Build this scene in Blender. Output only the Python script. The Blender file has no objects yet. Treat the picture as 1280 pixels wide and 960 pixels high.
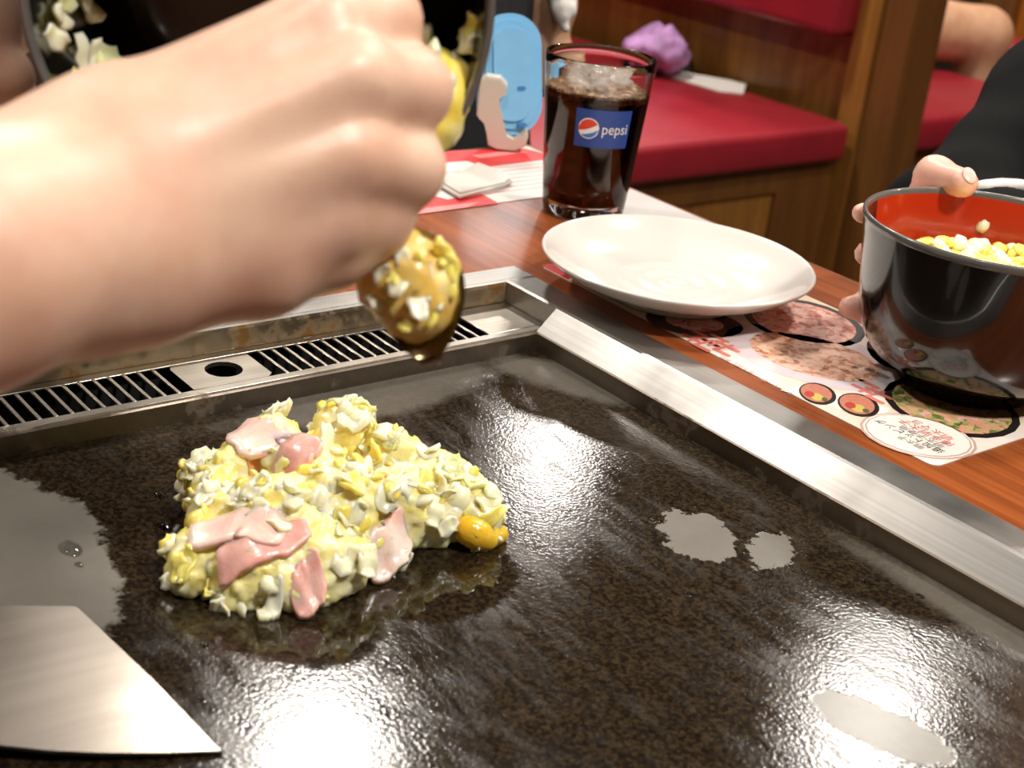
import bpy, bmesh, math, random
import numpy as np
from mathutils import Vector, Matrix, Euler, noise
from mathutils.bvhtree import BVHTree

random.seed(7)
scene = bpy.context.scene
COL = scene.collection
PI = math.pi

# ---------------------------------------------------------------- camera, world, lights, exposure
R_AX = Vector((0.6073,0.7881,0.101)); U_AX = Vector((-0.3734,0.1709,0.9118)); F_AX = Vector((-0.7013,0.5914,-0.398))
cam_d = bpy.data.cameras.new('camera')
cam = bpy.data.objects.new('camera', cam_d); COL.objects.link(cam)
mw = Matrix((R_AX, U_AX, -F_AX)).transposed().to_4x4()
mw.translation = Vector((0.7055,-0.5803,0.3225))
cam.matrix_world = mw
cam_d.sensor_fit = 'HORIZONTAL'; cam_d.sensor_width = 36.0; cam_d.lens = 1800.36 / 1280 * 36
cam_d.clip_start = 0.02
cam_d.dof.use_dof = True; cam_d.dof.focus_distance = 0.80; cam_d.dof.aperture_fstop = 13
scene.camera = cam

world = bpy.data.worlds.new('room_ambience'); scene.world = world
world.use_nodes = True
bg = world.node_tree.nodes['Background']
bg.inputs[0].default_value = (1.0, 0.91, 0.82, 1); bg.inputs[1].default_value = 0.30

vs = scene.view_settings
vs.view_transform = 'Standard'; vs.look = 'None'; vs.gamma = 1.0; vs.use_curve_mapping = False
vs.exposure = -0.03

CEIL = 1.75
LAMPS = [(-2.57, 2.38, 28), (-0.95, 2.09, 20), (-1.50, 0.84, 27), (0.25, 0.95, 18), (0.55, -0.75, 7), (-1.2, -0.75, 24), (0.9, 2.3, 20), (1.35, 0.05, 36)]  # last entry is an added fill lamp that brightens the batter mound

# ---------------------------------------------------------------- materials
def srgb(h):
    h = h.lstrip('#'); v = [int(h[i:i+2], 16) / 255 for i in (0, 2, 4)]
    return tuple((c / 12.92 if c <= 0.04045 else ((c + 0.055) / 1.055) ** 2.4) for c in v) + (1,)

class NT:
    def __init__(self, name):
        self.m = bpy.data.materials.new(name); self.m.use_nodes = True
        self.t = self.m.node_tree; self.b = self.t.nodes['Principled BSDF']
        self.tc = None
    def n(self, typ, **kw):
        nd = self.t.nodes.new(typ)
        for k, v in kw.items(): setattr(nd, k, v)
        return nd
    def l(self, a, b): self.t.links.new(a, b)
    def coord(self, scale=(1, 1, 1), rot=(0, 0, 0), which='Object'):
        if not self.tc: self.tc = self.n('ShaderNodeTexCoord')
        mp = self.n('ShaderNodeMapping'); mp.inputs['Scale'].default_value = scale; mp.inputs['Rotation'].default_value = rot
        self.l(self.tc.outputs[which], mp.inputs[0]); return mp.outputs[0]
    def noise(self, scale, detail=4, rough=.55, dist=0, vec=None, which='Object'):
        nd = self.n('ShaderNodeTexNoise'); nd.inputs['Scale'].default_value = scale; nd.inputs['Detail'].default_value = detail
        nd.inputs['Roughness'].default_value = rough; nd.inputs['Distortion'].default_value = dist
        self.l(vec if vec is not None else self.coord(which=which), nd.inputs['Vector']); return nd.outputs[0]
    def voronoi(self, scale, vec=None, out='Color', feature='F1'):
        nd = self.n('ShaderNodeTexVoronoi', feature=feature); nd.inputs['Scale'].default_value = scale
        self.l(vec if vec is not None else self.coord(), nd.inputs['Vector']); return nd.outputs[out]
    def ramp(self, fac, stops, interp='LINEAR'):
        nd = self.n('ShaderNodeValToRGB'); cr = nd.color_ramp; cr.interpolation = interp
        while len(cr.elements) < len(stops): cr.elements.new(.5)
        for e, (p, c) in zip(cr.elements, stops):
            e.position = p; e.color = c if len(c) == 4 else tuple(c) + (1,)
        self.l(fac, nd.inputs[0]); return nd.outputs[0]
    def math(self, op, a, b=None, clamp=False):
        nd = self.n('ShaderNodeMath', operation=op, use_clamp=clamp)
        for i, v in enumerate((a, b)):
            if v is None: continue
            if isinstance(v, (int, float)): nd.inputs[i].default_value = v
            else: self.l(v, nd.inputs[i])
        return nd.outputs[0]
    def mix(self, fac, a, b):
        nd = self.n('ShaderNodeMix', data_type='RGBA')
        for s, v in ((nd.inputs[0], fac), (nd.inputs[6], a), (nd.inputs[7], b)):
            if isinstance(v, (int, float)): s.default_value = v
            elif isinstance(v, tuple): s.default_value = v
            else: self.l(v, s)
        return nd.outputs[2]
    def fmix(self, fac, a, b):
        nd = self.n('ShaderNodeMix', data_type='FLOAT')
        for s, v in ((nd.inputs[0], fac), (nd.inputs[2], a), (nd.inputs[3], b)):
            if isinstance(v, (int, float)): s.default_value = v
            else: self.l(v, s)
        return nd.outputs[0]
    def bump(self, h, strength=.3, dist=.002):
        nd = self.n('ShaderNodeBump'); nd.inputs['Strength'].default_value = strength; nd.inputs['Distance'].default_value = dist
        self.l(h, nd.inputs['Height']); self.l(nd.outputs[0], self.b.inputs['Normal']); return nd
    def set(self, **kw):
        for k, v in kw.items():
            s = self.b.inputs[k.replace('_', ' ')]
            if isinstance(v, (int, float, tuple)): s.default_value = v
            else: self.l(v, s)
        return self

M = {}
def simple(name, hexc, rough=.5, metal=0, var=.12, nscale=40, bump=0, bscale=200, **kw):
    """plain material with a little procedural colour variation"""
    t = NT(name); c = srgb(hexc)
    d = tuple(max(0, v * (1 - var)) for v in c[:3]) + (1,); e = tuple(min(1, v * (1 + var)) for v in c[:3]) + (1,)
    t.set(Base_Color=t.ramp(t.noise(nscale), [(.3, d), (.7, e)]), Roughness=rough, Metallic=metal)
    if bump: t.bump(t.noise(bscale, 3), bump, .001)
    if kw: t.set(**kw)
    M[name] = t.m; return t.m

simple('white_ceramic', '#d9d2cb', .14, var=.015, Coat_Weight=.4)
simple('black_lacquer', '#0d0b0a', .16, var=.1, Coat_Weight=.6)
simple('red_leather', '#8f1f2a', .36, var=.10, nscale=14, bump=.15, bscale=90)
simple('red_leather_dark', '#8a1226', .4, var=.10, nscale=14, bump=.12, bscale=90)
simple('black_cloth', '#080808', .9, var=.25, nscale=60, bump=.3, bscale=700, Specular_IOR_Level=.15)
simple('dark_cloth', '#0e0e11', .9, var=.25, nscale=60, bump=.3, bscale=700)
simple('white_cloth', '#ece8e2', .85, var=.03)
simple('hair', '#15100d', .45, var=.3, nscale=200)
simple('white_paper', '#dcd6cf', .55, var=.02)
simple('reflection_grey', '#b4afac', .5, var=.03)
simple('red_print', '#d93a3c', .4, var=.06)
simple('pink_print', '#e98c8a', .4, var=.05)
simple('text_dark', '#4b4440', .5, var=.05)
simple('text_grey', '#9a8f8a', .5, var=.05)
simple('motif_red', '#dd7f74', .5, var=.05)
simple('badge_white', '#f4eee4', .45, var=.02)
simple('badge_line', '#c9a79b', .45, var=.05)
simple('lilac_print', '#d9cdd0', .4, var=.05)
simple('nori_print', '#231c1a', .4, var=.2, nscale=300)
simple('roll_pink', '#c9806a', .4, var=.15, nscale=400)
simple('roll_yellow', '#d8c267', .4, var=.1)
simple('roll_red', '#c64a3c', .4, var=.1)
simple('roll_green', '#5b6b35', .4, var=.1)
simple('cream_plastic', '#d6cebf', .4, var=.02)
simple('packet_plastic', '#d8d2c8', .25, var=.03)
simple('dark_gap', '#0a0908', .8, var=.1)
simple('wall_paint', '#6b4a30', .6, var=.08, nscale=3)
simple('ceiling_paint', '#7d7264', .8, var=.05, nscale=3)
simple('floor_stone', '#3a2a20', .5, var=.15, nscale=6)
simple('lamp_metal', '#b9b4ab', .35, .9)
simple('label_blue', '#2b4a97', .4, var=.03)
simple('label_white', '#f2f2f0', .4, var=.02)
simple('label_red', '#e0482e', .4, var=.03)
simple('label_bluelight', '#3d7fc4', .4, var=.03)
simple('purple_cloth', '#b98bc0', .7, var=.35, nscale=30)
simple('black_plastic', '#121214', .4, var=.1)

def mk_steel(name, col, rough, sc=(4, 400, 4), dirt=0.0, dirtcol='#5a3d1e'):
    t = NT(name); v = t.coord(sc)
    n = t.noise(1.0, 5, .6, vec=v); c = srgb(col)
    base = t.ramp(n, [(.25, tuple(x * .86 for x in c[:3])), (.75, tuple(min(1, x * 1.12) for x in c[:3]))])
    rr = t.ramp(t.noise(9, 4), [(.3, (rough * .75,) * 3), (.75, (rough * 1.35,) * 3)])
    met = 1.0
    if dirt:
        dm = t.ramp(t.noise(34, 6, .65), [(1 - dirt - .06, (0, 0, 0)), (1 - dirt + .06, (1, 1, 1))])
        base = t.mix(dm, base, srgb(dirtcol)); met = t.fmix(dm, 1.0, 0.1); rr = t.fmix(dm, rr, .6)
    t.set(Base_Color=base, Roughness=rr, Metallic=met)
    t.bump(n, .06, .0006)
    M[name] = t.m
mk_steel('steel_x', '#aeaba6', .38, (3, 420, 420))
mk_steel('steel_y', '#b4b1ac', .38, (420, 3, 420))
mk_steel('steel_slope', '#8e8b87', .36, (3, 420, 420))
mk_steel('steel_greasy', '#a2937c', .34, (420, 3, 420), dirt=.45, dirtcol='#6b4a18')
mk_steel('steel_wall', '#9d9184', .32, (6, 200, 200), dirt=.36, dirtcol='#4a3420')
mk_steel('steel_tray', '#bfb8ac', .30, (420, 3, 420), dirt=.33, dirtcol='#8a7a62')
mk_steel('steel_spatula', '#766f67', .30, (120, 6, 120), dirt=.30, dirtcol='#6a6056')
mk_steel('steel_spoon', '#8d7a58', .22, (50, 50, 50))

def mk_wood(name, dark, light, sc, rough=.3, coat=.3, fine=1.0):
    t = NT(name)
    n1 = t.noise(1.0, 6, .6, .6, vec=t.coord(sc)); n2 = t.noise(1.0, 3, .5, 0, vec=t.coord(tuple(s * 6 for s in sc)))
    f = t.math('ADD', t.math('MULTIPLY', n1, .75), t.math('MULTIPLY', n2, .25 * fine))
    t.set(Base_Color=t.ramp(f, [(.32, srgb(dark)), (.5, tuple((a + b) / 2 for a, b in zip(srgb(dark), srgb(light)))), (.68, srgb(light))]),
          Roughness=rough, Coat_Weight=coat, Coat_Roughness=.12)
    t.bump(n2, .05, .0005); M[name] = t.m
mk_wood('table_wood', '#6b3013', '#b0602e', (3, 60, 60), .28, .35)
mk_wood('table_edge', '#5d2c14', '#8f5028', (3, 40, 60), .35, .2)
mk_wood('booth_wood', '#6c4318', '#9c6a2c', (14, 14, 1.5), .42, .15)
mk_wood('booth_wood_dark', '#503012', '#764b1d', (14, 14, 1.2), .45, .1)
mk_wood('booth_wood_orange', '#7d430f', '#a5621d', (14, 14, 1.5), .4, .15)

def mk_skin(name, base, red, rough=.42):
    t = NT(name)
    n = t.noise(24, 5, .6); n2 = t.noise(260, 3)
    t.set(Base_Color=t.ramp(n, [(.3, srgb(red)), (.62, srgb(base))]), Roughness=rough,
          Subsurface_Weight=.22, Subsurface_Radius=(.012, .005, .003), Subsurface_Scale=.5)
    hh = t.math('ADD', t.math('MULTIPLY', n2, .4), t.math('MULTIPLY', t.noise(70, 4, .6, 1.5), .6))
    t.bump(hh, .10, .0015); M[name] = t.m
mk_skin('skin', '#e4c0a8', '#d6a68c')
mk_skin('skin_pink', '#e0a692', '#cf8877')
mk_skin('skin_child', '#f0c3ad', '#e6a795', .4)
mk_skin('skin_far', '#c99f7e', '#b98a68', .5)
simple('bowl_rim', '#605e5b', .24, var=.1, Coat_Weight=.5)
simple('nail', '#eec5b6', .22, var=.03)

# food
def mk_food(name, stops, nscale, rough=.28, sss=.6, bump=.25, bscale=140, coat=.3):
    t = NT(name)
    t.set(Base_Color=t.ramp(t.noise(nscale, 5, .6, .8), [(p, srgb(c)) for p, c in stops]), Roughness=rough,
          Subsurface_Weight=sss, Subsurface_Radius=(.006, .005, .002), Subsurface_Scale=.6, Coat_Weight=coat, Coat_Roughness=.1)
    t.bump(t.noise(bscale, 5, .65), bump, .002); M[name] = t.m
mk_food('batter', [(.28, '#f7d95e'), (.42, '#fae88c'), (.56, '#fbf2bc'), (.74, '#fbf6e0')], 55, bump=.35, sss=.75)
mk_food('cabbage_cream', [(.3, '#fbf0c0'), (.7, '#fdf8e0')], 60, sss=.75)
mk_food('cabbage_yellow', [(.3, '#f9d858'), (.7, '#fbec92')], 60, sss=.75)
mk_food('cabbage_green', [(.3, '#dfe496'), (.7, '#f5f4c8')], 60, sss=.75)
mk_food('egg_yolk', [(.3, '#eab61c'), (.7, '#f4d04a')], 60, .15)
mk_food('bacon', [(.3, '#f0b2a6'), (.5, '#f6cdc0'), (.7, '#fae4d6')], 42, .24)
mk_food('bacon_deep', [(.3, '#e59c94'), (.6, '#f2bdb0'), (.8, '#f8dace')], 60, .24)
mk_food('crab_orange', [(.3, '#dd8a4a'), (.7, '#eeb27a')], 60, .25)
mk_food('batter_dark', [(.3, '#d3a63e'), (.5, '#ecc968'), (.75, '#f8e8aa')], 60, .3, sss=.2)
mk_food('dressing', [(.3, '#f0d448'), (.6, '#f7e888'), (.8, '#fbf5cc')], 70, .22)

# dish print (procedural picture on the placemat)
def mk_dish(name, cols, sc=260):
    t = NT(name)
    v = t.voronoi(sc); s = t.n('ShaderNodeSeparateColor'); t.l(v, s.inputs[0])
    n = t.noise(sc * .35, 4, .6, 1.0)
    f = t.math('ADD', t.math('MULTIPLY', s.outputs[0], .35), t.math('MULTIPLY', n, .7))
    k = len(cols)
    t.set(Base_Color=t.ramp(f, [(.22 + .56 * i / (k - 1), srgb(c)) for i, c in enumerate(cols)]), Roughness=.35)
    M[name] = t.m
mk_dish('dish_meat', ['#6a3428', '#b8695a', '#e3a596', '#f0cfc0', '#c8705c'])
mk_dish('dish_noodle', ['#4a4638', '#b77a58', '#e6b79b', '#eccab4', '#d88b74'])
mk_dish('dish_salad', ['#2f3a1c', '#6f7f3c', '#c4b27a', '#e0937c', '#d9c3c0'])
mk_dish('dish_dark', ['#2c1a16', '#3c211c', '#52302a'])
t = NT('placemat_paper')
t.set(Base_Color=t.ramp(t.noise(9, 3), [(.35, srgb('#f0dcc0')), (.5, srgb('#f2e7dc')), (.65, srgb('#f3ebe6'))]), Roughness=.38, Coat_Weight=.25); M['placemat_paper'] = t.m

# griddle: seasoned black-brown plate, oil film and dry grey patches (wear with shapes of their own)
def mk_griddle():
    t = NT('griddle_iron'); geo = t.coord()
    sep = t.n('ShaderNodeSeparateXYZ'); t.l(geo, sep.inputs[0]); X, Y = sep.outputs[0], sep.outputs[1]
    wob = t.math('ADD', t.math('MULTIPLY', t.math('SUBTRACT', t.noise(38, 5, .65), .5), .7), t.math('MULTIPLY', t.math('SUBTRACT', t.noise(140, 4, .65), .5), .7))
    wob2 = t.math('MULTIPLY', t.math('SUBTRACT', t.noise(12, 3, .5), .5), 1.0)
    def blob(cx, cy, rx, ry, rot, soft, amp, amp2=0.6):
        c, s = math.cos(rot), math.sin(rot)
        dx, dy = t.math('SUBTRACT', X, cx), t.math('SUBTRACT', Y, cy)
        u = t.math('ADD', t.math('MULTIPLY', dx, c / rx), t.math('MULTIPLY', dy, s / rx))
        v = t.math('ADD', t.math('MULTIPLY', dx, -s / ry), t.math('MULTIPLY', dy, c / ry))
        d = t.math('SQRT', t.math('ADD', t.math('MULTIPLY', u, u), t.math('MULTIPLY', v, v)))
        d = t.math('ADD', d, t.math('ADD', t.math('MULTIPLY', wob, amp), t.math('MULTIPLY', wob2, amp2)))
        nd = t.n('ShaderNodeMapRange', clamp=True); t.l(d, nd.inputs[0])
        nd.inputs[1].default_value = 1 + soft; nd.inputs[2].default_value = 1 - soft; nd.inputs[3].default_value = 0; nd.inputs[4].default_value = 1
        return nd.outputs[0]
    def mx(*a):
        r = a[0]
        for b in a[1:]: r = t.math('MAXIMUM', r, b)
        return r
    dry_sharp = mx(blob(.125, -.432, .115, .086, 0, .025, .35, .5), blob(.287, -.094, .015, .024, .9, .04, 2.2, 2.2), blob(.3135, -.0705, .012, .017, .6, .04, 2.4, 1.8), blob(.437, -.137, .030, .015, .3, .05, .8, .5))
    dry_soft = mx(blob(.072, -.150, .026, .085, .05, .18, .5, .6), blob(.45, -.027, .12, .012, 0, .25, .6, .5), blob(.10, -.030, .05, .020, .4, .2, .6, .5))
    pool = mx(blob(.256, -.232, .032, .042, .4, .06, .5, .6), blob(.262, -.300, .03, .03, 0, .1, .5, .6))
    speck = t.ramp(t.noise(420, 3, .7), [(.42, (0, 0, 0)), (.62, (1, 1, 1))])
    mott = t.noise(30, 6, .65)
    wet_c = t.mix(speck, srgb('#15100b'), t.mix(mott, srgb('#281f15'), srgb('#3f3323')))
    dry_c = t.mix(mott, srgb('#5d5850'), srgb('#77736b'))
    col = t.mix(t.math('MULTIPLY', dry_soft, .55), wet_c, dry_c); col = t.mix(dry_sharp, col, dry_c)
    streak = t.noise(1.0, 5, .65, .8, vec=t.coord((26, 95, 40), (0, 0, .5)))
    rg = t.ramp(t.math('ADD', t.math('MULTIPLY', streak, .6), t.math('MULTIPLY', t.noise(14, 4), .4)), [(.36, (.05,) * 3), (.5, (.12,) * 3), (.66, (.24,) * 3)])
    rg = t.fmix(dry_sharp, rg, .26); rg = t.fmix(pool, rg, .045)
    t.set(Base_Color=col, Roughness=rg, Specular_IOR_Level=.45, Metallic=.0)
    hh = t.math('ADD', t.math('MULTIPLY', t.noise(520, 2, .6), t.math('SUBTRACT', 1.0, mx(dry_sharp, pool))), t.math('MULTIPLY', t.noise(60, 4), .8))
    t.bump(hh, .10, .0010)
    M['griddle_iron'] = t.m

# ---------------------------------------------------------------- geometry helpers
def link(o, parent=None):
    COL.objects.link(o)
    if parent is not None: o.parent = parent
    return o
def tag(o, label=None, cat=None, group=None, kind=None):
    if label: o['label'] = label
    if cat: o['category'] = cat
    if group: o['group'] = group
    if kind: o['kind'] = kind
    return o
def empty(name, loc=(0, 0, 0), label=None, cat=None, group=None, rot=None):
    o = bpy.data.objects.new(name, None); o.empty_display_size = .02; o.location = loc
    if rot is not None: o.rotation_mode = 'QUATERNION'; o.rotation_quaternion = rot
    COL.objects.link(o); return tag(o, label, cat, group)
def mesh_from(name, verts, faces, mat, smooth=True):
    me = bpy.data.meshes.new(name); me.from_pydata([tuple(v) for v in verts], [], faces); me.update()
    if mat: me.materials.append(M[mat] if isinstance(mat, str) else mat)
    if smooth: me.polygons.foreach_set('use_smooth', [True] * len(me.polygons))
    return me
def obj(name, bm, mat, parent=None, smooth=False, angle=None):
    bmesh.ops.recalc_face_normals(bm, faces=bm.faces)
    me = bpy.data.meshes.new(name); bm.to_mesh(me); bm.free()
    me.materials.append(M[mat])
    if smooth: me.polygons.foreach_set('use_smooth', [True] * len(me.polygons))
    if angle:
        me.polygons.foreach_set('use_smooth', [True] * len(me.polygons)); me.set_sharp_from_angle(angle=math.radians(angle))
    return link(bpy.data.objects.new(name, me), parent)
def objv(name, verts, faces, mat, parent=None, smooth=True, loc=None):
    o = bpy.data.objects.new(name, mesh_from(name, verts, faces, mat, smooth))
    if loc is not None: o.location = loc
    return link(o, parent)
def add_box(bm, lo, hi, bevel=0, seg=2, mtx=None):
    g = bmesh.ops.create_cube(bm, size=1.0)
    vs_ = g['verts']
    c = [(a + b) / 2 for a, b in zip(lo, hi)]; s = [abs(b - a) for a, b in zip(lo, hi)]
    for v in vs_: v.co = Vector((v.co.x * s[0] + c[0], v.co.y * s[1] + c[1], v.co.z * s[2] + c[2]))
    if bevel:
        es = list({e for v in vs_ for e in v.link_edges})
        r_ = bmesh.ops.bevel(bm, geom=es, offset=bevel, segments=seg, affect='EDGES', profile=.5)
        vs_ = list({v for f_ in r_['faces'] for v in f_.verts} | {v for v in vs_ if v.is_valid})
    if mtx is not None: bmesh.ops.transform(bm, matrix=mtx, verts=[v for v in vs_ if v.is_valid])
def box(name, lo, hi, mat, parent=None, bevel=0, seg=2):
    bm = bmesh.new(); add_box(bm, lo, hi, bevel, seg); return obj(name, bm, mat, parent, angle=40 if bevel else None)
def lathe(name, prof, mat, parent=None, n=64, loc=None, mats=None):
    """prof: list of (r, z); closed at r=0 ends"""
    verts, faces, rings = [], [], []
    for r_, z_ in prof:
        if r_ < 1e-6: rings.append([len(verts)]); verts.append((0, 0, z_))
        else:
            rings.append(list(range(len(verts), len(verts) + n)))
            verts += [(r_ * math.cos(2 * PI * i / n), r_ * math.sin(2 * PI * i / n), z_) for i in range(n)]
    for a, b in zip(rings, rings[1:]):
        for i in range(n):
            j = (i + 1) % n
            if len(a) == 1 and len(b) == 1: continue
            if len(a) == 1: faces.append((a[0], b[i], b[j]))
            elif len(b) == 1: faces.append((a[i], b[0], a[j]))
            else: faces.append((a[i], b[i], b[j], a[j]))
    o = objv(name, verts, faces, mat, parent, True, loc)
    bm = bmesh.new(); bm.from_mesh(o.data); bmesh.ops.recalc_face_normals(bm, faces=bm.faces); bm.to_mesh(o.data); bm.free()
    return o
def smooth_prof(pts, sub=4):
    """Catmull-Rom through profile points"""
    out = []
    P = [Vector(p) for p in pts]
    for i in range(len(P) - 1):
        p0, p1, p2, p3 = P[max(i - 1, 0)], P[i], P[i + 1], P[min(i + 2, len(P) - 1)]
        for k in range(sub):
            s = k / sub
            out.append(tuple(.5 * ((2 * p1) + (-p0 + p2) * s + (2 * p0 - 5 * p1 + 4 * p2 - p3) * s * s + (-p0 + 3 * p1 - 3 * p2 + p3) * s ** 3)))
    out.append(tuple(P[-1])); return out
def prism(name, poly, z0, z1, mat, parent=None, mtx=None, bevel=0):
    bm = bmesh.new()
    lo = [bm.verts.new((x, y, z0)) for x, y in poly]; hi = [bm.verts.new((x, y, z1)) for x, y in poly]
    bm.faces.new(lo[::-1]); bm.faces.new(hi)
    n = len(poly)
    for i in range(n): bm.faces.new((lo[i], lo[(i + 1) % n], hi[(i + 1) % n], hi[i]))
    if bevel:
        es = [e for e in bm.edges if len({round(v.co.z, 6) for v in e.verts}) == 1]
        bmesh.ops.bevel(bm, geom=es, offset=bevel, segments=2, affect='EDGES')
    if mtx is not None: bmesh.ops.transform(bm, matrix=mtx, verts=bm.verts)
    return obj(name, bm, mat, parent, angle=35)
def extrude_profile(name, prof, axis, a0, a1, mat, parent=None):
    """open profile (list of 2D) swept along x or y: prof in (perp, z)"""
    verts = []
    for a in (a0, a1):
        for q, z_ in prof: verts.append((a, q, z_) if axis == 'x' else (q, a, z_))
    n = len(prof)
    faces = [(i, i + 1, n + i + 1, n + i) for i in range(n - 1)]
    return objv(name, verts, faces, mat, parent, False)
def organic(name, cones, mat, parent=None, voxel=.004, k=.004, disp=None, hollow=None, iters=4):
    """one continuous surface around tapered limbs: cones = (p0, r0, p1, r1)"""
    bm = bmesh.new()
    for p0, r0, p1, r1 in cones:
        p0, p1 = Vector(p0), Vector(p1); L = (p1 - p0).length
        m = max(2, int(L / max(min(r0, r1) * .5, voxel)) + 1) if L > 1e-6 else 1
        for i in range(m):
            s = i / (m - 1) if m > 1 else 0
            bmesh.ops.create_icosphere(bm, subdivisions=2, radius=r0 + (r1 - r0) * s, matrix=Matrix.Translation(p0.lerp(p1, s)))
    me = bpy.data.meshes.new(name); bm.to_mesh(me); bm.free()
    o = bpy.data.objects.new(name, me); COL.objects.link(o)
    md = o.modifiers.new('r', 'REMESH'); md.mode = 'VOXEL'; md.voxel_size = voxel
    dg = bpy.context.evaluated_depsgraph_get()
    me2 = bpy.data.meshes.new_from_object(o.evaluated_get(dg))
    o.modifiers.clear(); o.data = me2; bpy.data.meshes.remove(me); me2.name = name
    N = len(me2.vertices); co = np.empty(N * 3, np.float64); me2.vertices.foreach_get('co', co); co = co.reshape(-1, 3)
    A = np.array([tuple(c[0]) for c in cones]); B = np.array([tuple(c[2]) for c in cones])
    ra = np.array([c[1] for c in cones]); rb = np.array([c[3] for c in cones])
    AB = B - A; L2 = np.maximum((AB ** 2).sum(1), 1e-12)
    def field(P):
        d = P[:, None, :] - A[None]
        s = np.clip((d * AB[None]).sum(2) / L2[None], 0, 1)
        q = d - s[..., None] * AB[None]
        ln = np.sqrt((q ** 2).sum(2)) + 1e-9
        D = ln - (ra[None] + (rb - ra)[None] * s)
        mn = D.min(1, keepdims=True); w = np.exp(-(D - mn) / k); sw = w.sum(1, keepdims=True)
        val = mn[:, 0] - k * np.log(sw[:, 0]); g = ((w / sw)[..., None] * (q / ln[..., None])).sum(1)
        return val, g
    for it in range(iters):
        for c0 in range(0, N, 20000):
            P = co[c0:c0 + 20000]; v_, g = field(P)
            g2 = np.maximum((g ** 2).sum(1), .15)
            co[c0:c0 + 20000] = P - g * (np.clip(v_, -.6 * voxel - .003, .6 * voxel + .003) / g2)[:, None]
        if it < iters - 1:
            me2.vertices.foreach_set('co', co.ravel()); bm = bmesh.new(); bm.from_mesh(me2)
            bmesh.ops.smooth_vert(bm, verts=bm.verts, factor=.5, use_axis_x=True, use_axis_y=True, use_axis_z=True)
            bm.to_mesh(me2); bm.free(); me2.vertices.foreach_get('co', co.ravel()) if False else None
            tmp = np.empty(N * 3, np.float64); me2.vertices.foreach_get('co', tmp); co = tmp.reshape(-1, 3)
    if disp is not None:
        nr = np.empty(N * 3, np.float64); me2.vertices.foreach_set('co', co.ravel()); me2.update()
        me2.vertices.foreach_get('normal', nr); nr = nr.reshape(-1, 3)
        co = co + nr * np.array([disp(Vector(c)) for c in co])[:, None]
    me2.vertices.foreach_set('co', co.ravel()); me2.update()
    me2.materials.clear(); me2.materials.append(M[mat]); me2.polygons.foreach_set('use_smooth', [True] * len(me2.polygons))
    if parent is not None: o.parent = parent
    return o
def chain(pts, rad):
    return [(pts[i], rad[i], pts[i + 1], rad[i + 1]) for i in range(len(pts) - 1)]
def tube(name, pts, r_, mat, parent=None, n=10):
    verts, faces = [], []
    P = [Vector(p) for p in pts]; rr = r_ if isinstance(r_, (list, tuple)) else [r_] * len(P)
    up = Vector((.3, .2, 1))
    for i, p in enumerate(P):
        d = (P[min(i + 1, len(P) - 1)] - P[max(i - 1, 0)]).normalized(); a = d.cross(up).normalized(); b = d.cross(a)
        verts += [p + (a * math.cos(2 * PI * j / n) + b * math.sin(2 * PI * j / n)) * rr[i] for j in range(n)]
    for i in range(len(P) - 1):
        for j in range(n): faces.append((i * n + j, i * n + (j + 1) % n, (i + 1) * n + (j + 1) % n, (i + 1) * n + j))
    faces.append(tuple(range(n))[::-1]); faces.append(tuple(range((len(P) - 1) * n, len(P) * n)))
    return objv(name, verts, faces, mat, parent)
def text_mesh(txt, size):
    c = bpy.data.curves.new('t', 'FONT'); c.body = txt; c.size = size; c.align_x = 'CENTER'; c.align_y = 'CENTER'; c.resolution_u = 3
    o = bpy.data.objects.new('t', c); COL.objects.link(o)
    dg = bpy.context.evaluated_depsgraph_get(); dg.update()
    me = bpy.data.meshes.new_from_object(o.evaluated_get(dg)); bpy.data.objects.remove(o); bpy.data.curves.remove(c)
    me.materials.clear(); return me
def decal(name, poly, z, mat, parent):
    cx = sum(p[0] for p in poly) / len(poly); cy = sum(p[1] for p in poly) / len(poly)
    return objv(name, [(x, y, z) for x, y in poly], [tuple(range(len(poly)))], mat, parent, False)
def scale_poly(poly, s, dx=0, dy=0):
    cx = sum(p[0] for p in poly) / len(poly); cy = sum(p[1] for p in poly) / len(poly)
    return [(cx + dx + (x - cx) * s, cy + dy + (y - cy) * s) for x, y in poly]
def frame_q(zdir, xdir):
    z_ = Vector(zdir).normalized(); x_ = Vector(xdir); x_ = (x_ - z_ * x_.dot(z_)).normalized(); y_ = z_.cross(x_)
    return Matrix((x_, y_, z_)).transposed().to_quaternion()

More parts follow.
